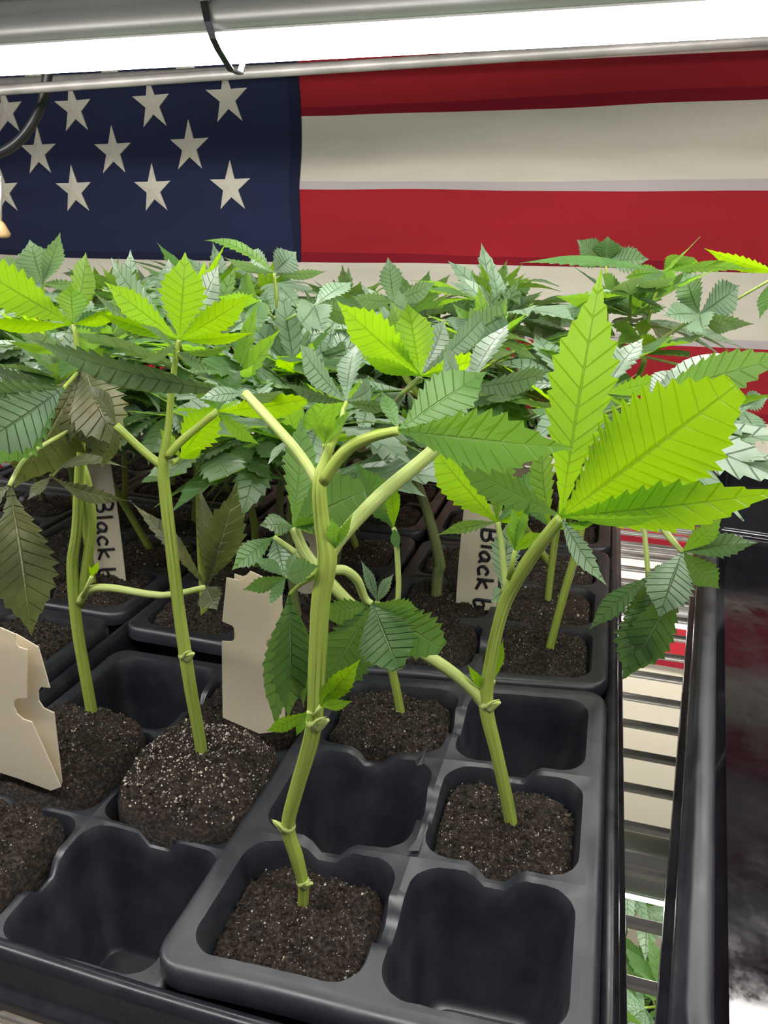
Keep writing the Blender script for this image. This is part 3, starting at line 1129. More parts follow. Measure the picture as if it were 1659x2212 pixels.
# thin shoot that carries the ribbed leaf
pl.leaf([(1096, 1280, YB + .2, 16), (1088, 1220, YB + .5, 14), (1082, 1165, YB + .8, 13), (1074, 1128, YB + 1, 12)],
        [(928, 958, YB + 3, 100, dict(roll=-28, bend=.2)), (944, 1156, YB - .5, 34, dict(roll=35)), (1098, 965, YB + 4, 66, dict(roll=-30)), (1172, 1010, YB + 4, 60, dict(roll=20, mat='leaf')), (1150, 1100, YB + 2, 34, dict(roll=50))], 'leaf_lime', 'stem_pale')
pl.leaf([(1100, 1250, YB - .2, 14), (1112, 1190, YB - .3, 9)], [(1106, 1085, YB - .6, 22, dict(roll=15)), (1146, 1082, YB - .9, 24, dict(roll=-15)), (1090, 1130, YB - .5, 16, dict(roll=30)), (1172, 1150, YB - .4, 34, dict(roll=-30, mat='leaf_lime'))], 'leaf', 'stem')
pl.leaf([(1092, 1285, YB + .6, 10), (1086, 1275, YB + 1.2, 8)], [(1102, 1120, YB + 3, 66, dict(roll=15, flip=True)), (1060, 1300, YB, 40, dict(roll=-20))], 'leaf_grey', 'stem_pale')
pl.leaf([(1048, 1515, YB, 14), (1042, 1490, YB, 8)], [(1010, 1436, YB - .5, 18, dict(roll=10)), (1030, 1452, YB - .4, 14, dict(roll=30))], 'leaf_lime', 'stem_pale')
pl.leaf([(1066, 1470, YB, 8)], [(1086, 1380, YB + .6, 22, dict(roll=30))], 'leaf_lime', 'stem_pale')
# long arched side branch crossing behind the front stem
pl.leaf([(1048, 1525, YB, 26), (1020, 1490, YB - .1, 28), (960, 1440, YB - .5, 27), (870, 1385, YB - 1, 27), (780, 1325, YB - 1.6, 27), (712, 1258, YB - 2, 27), (660, 1195, YB - 2, 26), (634, 1138, YB - 2, 22)],
        [(650, 900, YB + .5, 78, dict(roll=20, bend=.3)), (790, 1060, YB - 2.6, 140, dict(roll=-16, bend=.4, mat='leaf_dark', cut=.85)), (560, 1135, YB - 3, 60, dict(roll=40, mat='leaf_dark')),
         (705, 1120, YB - 2.6, 60, dict(roll=40))], 'leaf', 'stem_pale')
pl.leaf([(690, 1235, YB - 2, 18), (640, 1195, YB - 2, 14), (592, 1160, YB - 2, 10)], [(500, 1232, YB - 3, 58, dict(roll=25, bend=.4)), (616, 1250, YB - 2.4, 62, dict(roll=-15, bend=.4, mat='leaf_grey')), (612, 1120, YB - 1, 36, dict(roll=50))], 'leaf', 'stem_pale')

# C: plant on the tall soil dome
c = A_L1(1, 1)
YC = 21.6
pl = Plant('plant growing from the tall pale-topped soil dome left of centre', (c.x, c.y, c.z - 2.6))
soil(A_L1(1, 1, 0.3), pl.o, 0.75, 1.75, 7, True, 0.42, 5.0, 2.9)
pl.stem([(440, 1660, YC, 24), (432, 1600, YC, 25), (412, 1490, YC, 27), (400, 1412, YC, 28), (388, 1330, YC, 26), (372, 1200, YC, 26), (358, 1080, YC, 26), (352, 1005, YC, 24), (363, 930, YC, 16),
         (370, 850, YC, 14), (380, 770, YC, 12), (386, 735, YC, 9)])
pl.leaf([(352, 1008, YC, 20), (310, 975, YC - .2, 18), (250, 918, YC - .5, 18)], [(180, 830, YC - 1, 70, dict(roll=60, bend=.7)), (215, 1010, YC - 1.2, 40, dict(roll=-50, bend=.9, wave=.06))], 'leaf_old', 'stem')
pl.leaf([(360, 985, YC, 20), (400, 945, YC + .2, 18), (470, 888, YC + .6, 16)],
        [(662, 862, YC - .2, 60, dict(roll=30, mat='leaf_lime', cut=.85)), (520, 800, YC + 3, 50, dict(roll=-30)), (560, 960, YC + 1, 50, dict(roll=50)), (420, 820, YC + 2, 50, dict(roll=20, mat='leaf_lime'))], 'leaf', 'stem')
pl.leaf([(372, 1000, YC, 14), (390, 990, YC + .4, 10)], [(478, 868, YC + 1, 84, dict(roll=-10, bend=.3)), (440, 960, YC - 1, 30, dict(roll=30)), (345, 925, YC + .5, 30, dict(roll=20))], 'leaf_lime', 'stem')
pl.leaf([(384, 745, YC, 9), (388, 734, YC, 9)],
        [(400, 545, YC + .8, 98, dict(roll=4, bend=.15, fold=.12)), (225, 608, YC + .5, 62, dict(roll=-18, bend=.2)), (548, 634, YC + .3, 66, dict(roll=18, bend=.2)),
         (205, 672, YC - 1, 40, dict(roll=-45, bend=.2)), (550, 718, YC - 1.2, 36, dict(roll=45, bend=.2))], 'leaf_lime', 'stem')
pl.leaf([(386, 738, YC + .6, 8)], [(240, 556, YC + 5, 62, dict(roll=-30)), (364, 560, YC + 5.5, 66, dict(roll=-10)), (472, 572, YC + 5.2, 60, dict(roll=20)), (200, 628, YC + 4, 44, dict(roll=-55)), (530, 690, YC + 4, 40, dict(roll=55)), (300, 780, YC - 2, 40, dict(roll=-60))], 'leaf_grey')
pl.leaf([(384, 760, YC - .3, 8)], [(300, 700, YC - 3, 30, dict(roll=60)), (500, 745, YC - 2, 34, dict(roll=60)), (470, 800, YC - 2.4, 30, dict(roll=30))], 'leaf_dark')

pl.node(401, 1415, YC, 28, 1)

# D: twin-stemmed plant at the left with withered leaves
c = A_L1(0, 1)
YD = 23.6
pl = Plant('twin-stemmed plant on the left with a curled withered leaf', (c.x, c.y, c.z - 2.6))
soil(c, pl.o, 0.75, 0.9, 9, True, 0.22, 1.6, 3.4)
pl.stem([(205, 1575, YD, 24), (188, 1480, YD, 24), (166, 1350, YD, 24), (156, 1225, YD, 24), (166, 1140, YD, 22), (172, 1000, YD, 20), (178, 900, YD, 16), (172, 800, YD, 12), (160, 705, YD, 9)], 'stem')
pl.stem([(172, 1310, YD + .2, 18), (190, 1200, YD + .3, 22), (198, 1120, YD + .4, 20), (188, 1040, YD + .6, 18), (170, 980, YD + .8, 14), (150, 900, YD + 1.2, 10)], 'stem', name='side_stem')
pl.leaf([(172, 1300, YD, 18), (195, 1274, YD - .1, 18), (240, 1270, YD - .4, 17), (350, 1286, YD - .9, 15), (446, 1268, YD - 1.2, 13)],
        [(512, 1040, YD - .6, 88, dict(roll=18, bend=.4, wave=.05)), (285, 1085, YD - 1.8, 48, dict(roll=40, bend=.3, wave=.05)), (505, 1110, YD - .4, 36, dict(roll=-50, bend=.5)), (430, 1050, YD + .4, 66, dict(roll=50, bend=.3)),
         (470, 1318, YD - 1.9, 62, dict(roll=15, bend=.8))], 'leaf_old', 'stem_pale', 'drooping leaf withered to olive brown')
pl.leaf([(178, 1290, YD - .2, 9), (198, 1245, YD - .4, 8)], [(214, 1212, YD - .6, 14, {}), (190, 1220, YD - .6, 10, dict(roll=40))], 'leaf_lime', 'stem_pale')
pl.leaf([(178, 880, YD - .4, 9), (182, 790, YD - 1.0, 9)],
        [(30, 1052, YD - 2.6, 150, dict(roll=-14, bend=.7, wave=.03)), (262, 975, YD - 2.4, 130, dict(roll=20, bend=.6, wave=.04)), (150, 960, YD - 2, 120, dict(roll=40, bend=.5)), (215, 1000, YD - 1.6, 110, dict(roll=-20, bend=.5))], 'leaf_old', 'stem', 'large curled olive brown leaf')
pl.leaf([(172, 960, YD - .6, 10), (110, 1030, YD - 2, 9)],
        [(284, 1082, YD - 3, 44, dict(roll=40, bend=.5, wave=.06)), (275, 1010, YD - 2.6, 34, dict(roll=-50, bend=1.1, wave=.08)), (60, 1080, YD - 3, 30, dict(roll=30))], 'leaf_old', 'stem_pale')
pl.leaf([(150, 930, YD - 1.8, 9), (60, 985, YD - 4, 9), (20, 1050, YD - 5, 10)],
        [(68, 1372, YD - 5.4, 132, dict(roll=-8, bend=.35, wave=.03)), (-90, 1130, YD - 6, 70, dict(roll=20))], 'leaf_old', 'stem_pale', 'hanging leaf with pale spots')
pl.leaf([(172, 800, YD - .6, 8), (138, 838, YD - 4, 8)], [(-70, 850, YD - 5, 90, dict(roll=-38, mat='leaf_grey')), (-70, 975, YD - 6, 130, dict(roll=-20, mat='leaf_grey', bend=.3)), (-20, 1010, YD - 5, 120, dict(roll=25, mat='leaf')), (-30, 790, YD - 3, 60, dict(roll=-50, mat='leaf_grey'))], 'leaf_grey')
pl.leaf([(160, 720, YD, 9), (158, 700, YD, 8)],
        [(-85, 556, YD - .5, 100, dict(roll=-16, bend=.3)), (152, 616, YD + .8, 64, dict(roll=5)), (262, 672, YD + 1.5, 40, dict(roll=40)), (-60, 690, YD - 1.5, 50, dict(roll=-50)), (185, 545, YD + 3, 60, dict(roll=30))], 'leaf_lime')
pl.leaf([(165, 760, YD - .4, 8)], [(10, 735, YD - 2.5, 34, dict(roll=-55)), (240, 760, YD - 1.5, 40, dict(roll=50)), (130, 820, YD - 2, 40, dict(roll=20))], 'leaf')

# E: short plant in the third cell row
c = A_R1(0, 2)
YE = 28.6
pl = Plant('short thin-stemmed plant between the front stem and the empty corner cell', (c.x, c.y, c.z - 2.6))
soil(c, pl.o, -0.5, 0.45, 11, True, 0, 1.9)
pl.stem([(866, 1545, YE, 20), (856, 1490, YE, 19), (842, 1430, YE, 18), (825, 1370, YE - .5, 16), (815, 1300, YE - 1, 12)], 'stem')
pl.leaf([(838, 1400, YE, 12), (860, 1290, YE + .3, 12), (856, 1170, YE + .6, 12), (850, 1140, YE + .8, 10)],
        [(770, 1000, YE + 1.5, 80, dict(roll=-15, bend=.2)), (838, 1030, YE - .5, 40, dict(roll=35, mat='leaf_lime')), (862, 1190, YE - .5, 24, dict(roll=20))], 'leaf', 'stem_pale')
pl.leaf([(815, 1300, YE - 1, 9)], [(780, 1210, YE - 1.5, 26, dict(roll=20)), (850, 1240, YE - 1, 30, dict(roll=-30))], 'leaf_grey', 'stem_pale')

# F: woody stem in the middle pack
c = A_R2(0, 1)
YF = c.y
pl = Plant('plant with a dark woody ribbed stem in the middle right pack', (c.x, c.y, c.z - 2.6))
soil(c, pl.o, -0.3, 0.35, 13, True)
f0 = at(940, 1345, YF)
pl.stem([(938, 1350, YF, 22), (945, 1240, YF, 24), (950, 1218, YF, 24), (930, 1130, YF, 22), (900, 1040, YF, 20), (885, 1005, YF, 20), (860, 950, YF, 14), (835, 900, YF, 12), (870, 850, YF - 1, 10), (906, 815, YF - 2, 9)], 'stem_dark')
pl.leaf([(888, 1005, YF, 14), (880, 960, YF, 12), (888, 940, YF - .5, 8)], [(870, 880, YF - 1, 26, {}), (905, 890, YF - 1, 26, dict(roll=20)), (850, 930, YF - 1, 20, dict(roll=20))], 'leaf_lime', 'stem')
YL = YF - 8
pl.leaf([(870, 850, YF - 2, 9), (895, 830, YL + 2, 9), (908, 812, YL, 9)],
        [(728, 652, YL + .5, 96, dict(roll=-14, bend=.25)), (880, 655, YL + 1.5, 92, dict(roll=4, bend=.35)), (1068, 758, YL - .5, 56, dict(roll=30, bend=.35)), (1062, 786, YL - 2, 50, dict(roll=50, bend=.2)), (778, 768, YL - 1.5, 40, dict(roll=-35, bend=.2)), (845, 650, YL + 4, 60, dict(roll=-20))], 'leaf_lime', 'stem')
pl.leaf([(908, 815, YL + .5, 8)], [(960, 690, YL + 6, 60, dict(roll=20)), (1040, 690, YL + 6, 60, dict(roll=30, cut=.7)), (850, 740, YL + 5, 60, dict(roll=-30)), (1100, 845, YL - 2, 50, dict(roll=60))], 'leaf_grey', 'stem')

# G: slanting stem near the right rim whose wilted leaves hang over the gap
c = A_R2(1, 0)
YG = c.y
pl = Plant('slanting plant by the right rim with wilted leaves hanging over the gap', (c.x, c.y, c.z - 2.6))
soil(c, pl.o, -0.2, 0.4, 15, True)
pl.stem([(1182, 1425, YG, 18), (1195, 1370, YG, 18), (1222, 1270, YG, 18), (1248, 1180, YG, 17), (1262, 1100, YG, 16), (1275, 1010, YG - .5, 14), (1290, 920, YG - 1, 12), (1300, 850, YG - 1, 10)], 'stem')
pl.leaf([(1262, 1100, YG, 10), (1330, 1075, YG - 3, 10), (1383, 1105, YG - 6, 10), (1394, 1170, YG - 7, 11), (1400, 1246, YG - 7.5, 11)],
        [(1272, 1361, YG - 8.5, 56, dict(roll=30, bend=.3)), (1338, 1372, YG - 8, 56, dict(roll=-50, bend=.3)), (1345, 1468, YG - 9, 104, dict(roll=-20, bend=.35, base=(1415, 1262, YG - 7.5))), (1438, 1222, YG - 7, 30, dict(roll=30))], 'leaf_dark', 'stem_pale', 'wilted hanging leaf')
pl.leaf([(1270, 1060, YG - .4, 12), (1350, 1075, YG - 4, 14), (1412, 1118, YG - 7, 16), (1450, 1165, YG - 8, 15), (1474, 1192, YG - 8.2, 10)],
        [(1638, 1172, YG - 8.5, 60, dict(roll=-25, bend=.25)), (1554, 1272, YG - 8, 66, dict(roll=15, bend=.3)), (1562, 1112, YG - 9, 50, dict(roll=30, bend=.3, mat='leaf')), (1424, 1335, YG - 9, 104, dict(roll=12, bend=.3, mat='leaf_grey')), (1350, 1466, YG - 8.6, 96, dict(roll=-10, bend=.25, base=(1468, 1255, YG - 8.3)))], 'leaf_dark', 'stem_pale', 'wilted hanging leaf')
pl.leaf([(1300, 850, YG - 1, 9)], [(1480, 800, YG - 3, 56, dict(roll=40)), (1210, 800, YG + 2, 60, dict(roll=-40)), (1390, 730, YG + 3, 60, dict(roll=-30, mat='leaf_grey')), (1330, 960, YG - 4, 60, dict(roll=20)), (1330, 740, YG + 4, 60, dict(mat='leaf_grey')), (1470, 900, YG - 3, 50, dict(roll=60))], 'leaf')
YR = 31
pl.leaf([(1290, 900, YG - 1, 9), (1340, 880, YR, 8), (1400, 862, YR - 1, 8)], [(1720, 762, YR - 3, 96, dict(roll=-16, bend=.2)), (1690, 850, YR - 4, 46, dict(roll=50)), (1560, 870, YR - 4, 34, dict(roll=60)), (1480, 800, YR + 3, 70, dict(roll=-40, mat='leaf_grey')), (1600, 760, YR + 4, 80, dict(roll=-50, mat='leaf_grey'))], 'leaf', 'stem')

# bare soil blocks without a plant
for cen, i, j, top, dome, seed, lab, fine in (
        (A_L1, 0, 0, 0.35, 0.25, 21, 'bare brown soil block at the lower left edge', True),
        (A_L1, 1, 2, 0.0, 0.3, 22, 'bare soil block behind the blank cream tag', True),
        (B_R1, 1, 2, -0.2, 0.35, 24, 'bare soil block left of the empty rear cell, behind the folded tag', True),
        (B_R1, 0, 2, -0.2, 0.35, 25, 'bare soil block at the left edge under the hanging spotted leaf', True),
        (B_R1, 1, 1, -0.2, 0.35, 26, 'bare soil block hidden behind the folded tag', True),
        (A_R2, 0, 0, 0.0, 0.45, 23, 'bare perlite-speckled soil block behind the broad dark leaf', True)):
    o = soil(cen(i, j), None, top, dome, seed, fine)
    tag(o, lab, 'soil block')


# ------------------------------------------------------------------ the canopy behind: every plant by itself
def compound(seed, n, cut, droop, mat, teeth=10):
    rng = random.Random(seed)
    mb = MB()
    spread = [0, 30, -30, 62, -62, 100, -100][:n]
    lens = [1.0, .93, .93, .70, .70, .40, .40][:n]
    for a, l in zip(spread, lens):
        l *= rng.uniform(.9, 1.08)
        cc = cut if l > .6 else 1.0
        vs, fs, uvs = blade(l, l * rng.uniform(.26, .33), teeth, rng.uniform(.2, .6) * droop, rng.uniform(.08, .3), cc, 2, 0.02, rng.randrange(999))
        q = Matrix.Rotation(math.radians(a + rng.uniform(-5, 5)), 3, 'Z') @ Matrix.Rotation(math.radians(rng.uniform(-10, 10) + abs(a) * .1), 3, 'Y') @ Matrix.Rotation(math.radians(rng.uniform(-18, 18)), 3, 'X')
        mb.add([q @ v for v in vs], fs, uvs)
    me = bpy.data.meshes.new('leaf')
    me.from_pydata([v * S for v in mb.v], [], mb.f)
    ul = me.uv_layers.new(name='UVMap')
    for lp in me.loops:
        ul.data[lp.index].uv = mb.uv[lp.vertex_index]
    me.polygons.foreach_set('use_smooth', [True] * len(me.polygons))
    me.materials.append(M[mat])
    return me


VAR = [compound(k, n, cut, dr, mat) for k, (n, cut, dr, mat) in enumerate([
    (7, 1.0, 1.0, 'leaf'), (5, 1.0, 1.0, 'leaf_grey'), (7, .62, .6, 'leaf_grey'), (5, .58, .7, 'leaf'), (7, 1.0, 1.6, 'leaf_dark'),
    (5, 1.0, .5, 'leaf_grey'), (7, 1.0, .6, 'leaf_grey'), (5, .7, 1.2, 'leaf_dark'), (7, 1.0, .9, 'leaf'), (5, 1.0, .9, 'leaf_grey')])]
YOUNG = [compound(40, 5, 1.0, .3, 'leaf_lime', 8), compound(41, 3, 1.0, .3, 'leaf', 8), compound(42, 5, 1.0, .4, 'leaf', 8), compound(43, 5, 1.0, .4, 'leaf_grey', 8)]


def put_leaf(root, parent, pos, ax, nrm, size, me):
    ax = ax.normalized()
    nrm = (nrm - ax * nrm.dot(ax)).normalized()
    y = nrm.cross(ax)
    m = Matrix((ax, y, nrm)).transposed().to_4x4()
    o = bpy.data.objects.new('leaf', me)
    COL.objects.link(o)
    o.parent = parent
    o.matrix_basis = Matrix.Translation((pos - root) * S) @ m @ Matrix.Scale(size, 4)
    return o


def auto_plant(c, ztop, label, seed, lean=(0, 0), size=6.5, group='young cannabis plants', dark=False, zsoil=None, nodes=4, low=0.55):
    rng = random.Random(seed)
    zs = c.z - 0.1 if zsoil is None else zsoil
    root = Vector((c.x, c.y, zs - 2.5))
    pl = Plant(label, root, group)
    soil(Vector((c.x, c.y, zs + .1)), pl.o, -0.2, rng.uniform(.2, .5), seed, c.y < 40 and c.z > -30)
    H = ztop - zs
    b0 = Vector((c.x + rng.uniform(-.6, .6), c.y + rng.uniform(-.6, .6), zs - .3))
    top = b0 + Vector((lean[0] + rng.uniform(-1.2, 1.2), lean[1] + rng.uniform(-1.2, 1.2), H))
    m1 = b0.lerp(top, .35) + Vector((rng.uniform(-.7, .7), rng.uniform(-.4, .4), 0))
    m2 = b0.lerp(top, .7) + Vector((rng.uniform(-.6, .6), rng.uniform(-.4, .4), 0))
    r0 = rng.uniform(.19, .26)
    mb = MB()
    pts = [b0, m1, m2, top]
    tube(mb, pts, [r0, r0, r0 * .8, r0 * .35], seg=9, sub=5, flute=.05)
    P, _ = smooth_path(pts, [1, 1, 1, 1], 10)
    phi = rng.uniform(0, 3.14)
    for k in range(nodes):
        t = low + (0.97 - low) * k / max(1, nodes - 1)
        p = P[min(len(P) - 1, int(t * (len(P) - 1)))]
        pe = rng.uniform(2.6, 4.2) * (1.15 - .6 * (k / nodes))
        for sd in (0, math.pi):
            if rng.random() < .08:
                continue
            a = phi + sd + rng.uniform(-.4, .4)
            el = rng.uniform(.35, .9) if k else rng.uniform(.1, .6)
            out = Vector((math.cos(a), math.sin(a), 0))
            d = out * math.cos(el) + Vector((0, 0, math.sin(el)))
            hub = p + d * pe
            tube(mb, [p, p + d * pe * .5 + Vector((0, 0, .2)), hub], [r0 * .6, r0 * .5, r0 * .38], seg=6, sub=3)
            el2 = rng.uniform(-.35, .55)
            ax = out * math.cos(el2) + Vector((0, 0, math.sin(el2)))
            nr = Vector((rng.uniform(-.35, .35), rng.uniform(-.35, .35), 1)) - out * math.sin(el2)
            sz = size * rng.uniform(.8, 1.15) * (1.0 if k < nodes - 1 else .75)
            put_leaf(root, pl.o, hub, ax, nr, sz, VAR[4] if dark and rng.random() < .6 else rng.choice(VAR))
        phi += math.pi / 2 + rng.uniform(-.3, .3)
    for k in range(4):
        a = phi + k * math.pi / 2
        out = Vector((math.cos(a), math.sin(a), 0))
        el = rng.uniform(.5, 1.2)
        put_leaf(root, pl.o, top, out * math.cos(el) + Vector((0, 0, math.sin(el))), Vector((0, 0, 1)) - out, size * rng.uniform(.4, .75), rng.choice(YOUNG))
    mb.build('stem', M[rng.choice(['stem', 'stem', 'stem_dark', 'stem_pale'])], pl.o)
    return pl


# canopy plants whose leaves stand out against the flag
def canopy_plant(cen, i, j, label, hubs, stem_px, Y):
    c = cen(i, j)
    pl = Plant(label, (c.x, c.y, c.z - 2.6))
    soil(c, pl.o, -0.2, 0.35, 60 + i + 2 * j + int(abs(c.x)), False)
    P = [c + Vector((0, 0, -.3)), c.lerp(at(stem_px[0][0], stem_px[0][1], Y), .5) + Vector((.3, 0, 0))] + [at(a, b_, Y) for a, b_ in stem_px]
    mb = MB(); tube(mb, P, [.24, .23] + [.2 - .11 * k / max(1, len(stem_px) - 1) for k in range(len(stem_px))], seg=10, sub=5, flute=.05)
    mb.build('stem', M['stem'], pl.o)
    for pet, lf, mat in hubs:
        pl.leaf(pet, lf, mat, 'stem_pale')
    return pl


YH = 54
canopy_plant(A_R3, 1, 1, 'tall plant leaning right in front of the lower white stripe', [
    ([(1400, 690, YH, 6), (1432, 588, YH, 6)], [(1122, 568, YH - 2, 46, dict(roll=62, mat='leaf')), (1625, 582, YH - 3, 46, dict(roll=-58)), (1372, 640, YH - 4, 40, dict(roll=20, mat='leaf_dark')),
     (1500, 556, YH + 4, 62, dict(roll=-50)), (1452, 632, YH - 4, 46, dict(roll=10)), (1350, 600, YH + 2, 46, dict(roll=40))], 'leaf_lime'),
    ([(1388, 765, YH, 8), (1440, 725, YH - 1, 8), (1511, 680, YH - 2, 7)], [(1478, 586, YH + 1, 62, dict(roll=-20)), (1598, 616, YH, 80, dict(roll=20)), (1432, 682, YH - 4, 60, dict(roll=40)), (1630, 700, YH - 3, 44, dict(roll=50)),
     (1522, 722, YH - 6, 66, dict(roll=15)), (1590, 712, YH - 5, 44, dict(roll=40))], 'leaf_grey'),
    ([(1385, 770, YH, 7), (1382, 728, YH - 1, 6)], [(1318, 702, YH - 3, 40, dict(roll=40)), (1440, 750, YH - 4, 40, dict(roll=30)), (1395, 690, YH, 34, {}), (1330, 745, YH - 5, 36, dict(roll=40))], 'leaf_lime'),
    ([(1400, 680, YH, 6), (1360, 640, YH - 1, 5)], [(1200, 640, YH - 4, 56, dict(roll=-50)), (1230, 690, YH - 5, 50, dict(roll=50)), (1300, 590, YH + 2, 44, dict(roll=-40))], 'leaf')],
    [(1385, 800), (1388, 765), (1400, 690), (1432, 588)], YH)
YH = 60
canopy_plant(A_R3, 1, 2, 'far plant whose dark leaf tips overlap the red stripe', [
    ([(1309, 590, YH, 5), (1309, 566, YH, 5)], [(1246, 518, YH, 50, dict(roll=10)), (1313, 510, YH, 54, {}), (1402, 560, YH, 56, dict(roll=-15)), (1352, 535, YH + 1, 50, dict(roll=10)), (1230, 570, YH - 2, 40, dict(roll=40))], 'leaf_dark'),
    ([(1340, 700, YH, 6), (1480, 700, YH - 2, 6), (1690, 590, YH - 6, 6)], [(1521, 536, YH - 8, 44, dict(roll=-45, mat='leaf_lime')), (1640, 690, YH - 8, 44, dict(roll=40)), (1760, 640, YH - 6, 60, {})], 'leaf'),
    ([(1340, 760, YH, 6), (1500, 800, YH - 4, 6), (1596, 880, YH - 6, 6)], [(1600, 1000, YH - 8, 66, dict(roll=10, mat='leaf_grey')), (1650, 960, YH - 9, 50, dict(roll=-30)), (1520, 930, YH - 9, 60, dict(roll=30)), (1660, 860, YH - 6, 60, dict(roll=-40)), (1560, 860, YH - 7, 50, dict(roll=60))], 'leaf_grey')],
    [(1300, 800), (1310, 700), (1309, 566)], YH)
YH = 47
canopy_plant(A_L2, 1, 2, 'plant raising a long curved lime leaflet against the blue field', [
    ([(598, 660, YH, 6), (592, 590, YH, 6)], [(440, 520, YH + 1, 36, dict(roll=50, bend=.9, mat='leaf_lime')), (484, 556, YH - 1, 32, dict(roll=-50, bend=.3)), (640, 544, YH + 1, 66, dict(roll=-15)), (706, 586, YH + 3, 34, dict(roll=50)), (540, 540, YH + 3, 40, dict(roll=-20))], 'leaf_grey'),
    ([(600, 700, YH, 6), (560, 650, YH - 2, 6)], [(470, 640, YH - 4, 60, dict(roll=-50)), (520, 600, YH, 60, dict(roll=-40)), (560, 720, YH - 6, 60, dict(roll=20))], 'leaf'),
    ([(600, 700, YH, 6), (680, 660, YH - 1, 6)], [(760, 610, YH + 3, 60, dict(roll=-50)), (700, 720, YH - 6, 76, dict(roll=10)), (650, 700, YH - 6, 76, dict(roll=-15, cut=.8)), (780, 680, YH - 3, 60, dict(roll=40))], 'leaf_grey')],
    [(605, 800), (600, 720), (598, 660), (592, 590)], YH)
YH = 44
canopy_plant(A_R2, 1, 2, 'plant with one grey leaflet standing upright in the centre', [
    ([(852, 690, YH, 6), (850, 652, YH, 6)], [(838, 556, YH, 52, dict(roll=8)), (940, 610, YH + 2, 46, dict(roll=30)), (760, 640, YH - 2, 50, dict(roll=-40)), (900, 680, YH - 5, 60, dict(roll=20))], 'leaf_grey'),
    ([(860, 760, YH, 6), (1000, 730, YH - 3, 6)], [(1010, 690, YH - 2, 90, dict(roll=-20, cut=.6)), (1090, 680, YH - 2, 80, dict(roll=20, cut=.8)), (960, 790, YH - 7, 60, dict(roll=40)), (1110, 760, YH - 6, 60, dict(roll=50))], 'leaf_grey')],
    [(880, 820), (860, 740), (850, 652)], YH)
YH = 40
canopy_plant(B_R2, 1, 1, 'plant at the upper left with two upright grey leaflets', [
    ([(95, 660, YH, 6), (92, 612, YH, 6)], [(130, 502, YH, 46, dict(roll=20)), (64, 518, YH, 74, dict(roll=-5)), (-10, 560, YH, 60, dict(roll=-30)), (30, 640, YH - 4, 50, dict(roll=50)), (180, 610, YH, 40, dict(roll=50))], 'leaf_grey'),
    ([(100, 760, YH, 6), (150, 720, YH - 1, 6)], [(240, 690, YH, 70, dict(roll=-40)), (260, 760, YH - 4, 70, dict(roll=30)), (190, 640, YH + 3, 60, dict(roll=-20))], 'leaf')],
    [(110, 860), (102, 740), (92, 612)], YH)

ROWW = {0: 'front', 1: 'middle', 2: 'rear'}
todo = []
for cen, where, rows, gone in (
        (A_R2, 'middle right pack', (0, 1, 2), {(0, 0), (1, 0), (0, 1), (1, 2)}),
        (A_L2, 'pack behind the empty corner cell', (0, 1, 2), {(1, 2)}),
        (A_R3, 'rear right pack', (0, 1, 2), {(1, 1), (1, 2)}),
        (A_L3, 'rear centre pack', (0, 1, 2), set()),
        (B_R2, 'pack around the lettered left tag', (0, 1, 2), {(1, 1)}),
        (B_R3, 'pack far behind the lettered left tag', (0, 1, 2), set()),
        (B_L2, 'far left middle pack', (1, 2), {(0, 1)}),
        (B_L3, 'far left rear pack', (0, 1, 2), set())):
    for j in rows:
        for i in (0, 1):
            if (i, j) in gone:
                continue
            todo.append((cen(i, j), '%s row %s plant of the %s' % (ROWW[j], 'left' if i == 0 else 'right', where)))
for k, (c, lab) in enumerate(todo):
    zt = -7.6 + random.uniform(-1.3, 1.3) - (1.8 if c.y < 42 else 0) + (0.8 if c.y > 58 else 0) + (1.4 if c.x > -12 and c.y > 50 else 0)
    low = .74 if c.y < 46 else (.66 if c.y < 54 else .52)
    if c.y < 30:
        zt = -14
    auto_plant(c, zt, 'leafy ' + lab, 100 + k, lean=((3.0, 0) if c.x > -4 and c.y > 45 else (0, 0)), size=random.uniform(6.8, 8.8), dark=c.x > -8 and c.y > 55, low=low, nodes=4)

# ------------------------------------------------------------------ plant tags
def poly_at(px, Y):
    return [at(x, y, Y) for x, y in px]


BACK = Vector((0, 1, 0))
# folded cream tag at the left edge
tg = MB(); shard(tg, poly_at([(-60, 1345), (0, 1356), (32, 1370), (34, 1388), (40, 1398), (59, 1404), (57, 1508), (38, 1508), (30, 1514), (29, 1526), (36, 1542), (50, 1554), (68, 1560), (100, 1630), (131, 1700), (110, 1708), (40, 1682), (-60, 1650)], 19.4), BACK, .05)
t1 = tg.build('plant_tag', M['tag'], smooth=False)
tag(t1, 'folded blank cream tag with notched edge at the left edge', 'plant tag')
tg = MB(); shard(tg, poly_at([(-40, 1350), (34, 1370), (82, 1398), (107, 1486), (88, 1484), (82, 1494), (83, 1514), (94, 1530), (116, 1540), (134, 1696), (60, 1690), (-40, 1660)], 19.75), BACK, .05)
tg.build('back_flap', M['tag'], t1, smooth=False)
# blank tag in the middle
tg = MB(); shard(tg, poly_at([(489, 1248), (516, 1254), (528, 1250), (534, 1240), (540, 1234), (600, 1262), (609, 1270), (609, 1370), (594, 1372), (576, 1384), (574, 1396), (584, 1410), (610, 1416), (615, 1578), (560, 1585), (481, 1550), (479, 1385), (500, 1386), (509, 1378), (509, 1364), (502, 1352), (480, 1342)], 24.6), BACK, .05)
t2 = tg.build('plant_tag', M['tag'], smooth=False)
tag(t2, 'large blank cream tag standing in the middle', 'plant tag')
tg = MB(); shard(tg, poly_at([(506, 1240), (524, 1246), (545, 1236), (604, 1264), (614, 1350), (616, 1575), (505, 1560)], 24.95), BACK, .05)
tg.build('back_flap', M['tag'], t2, smooth=False)

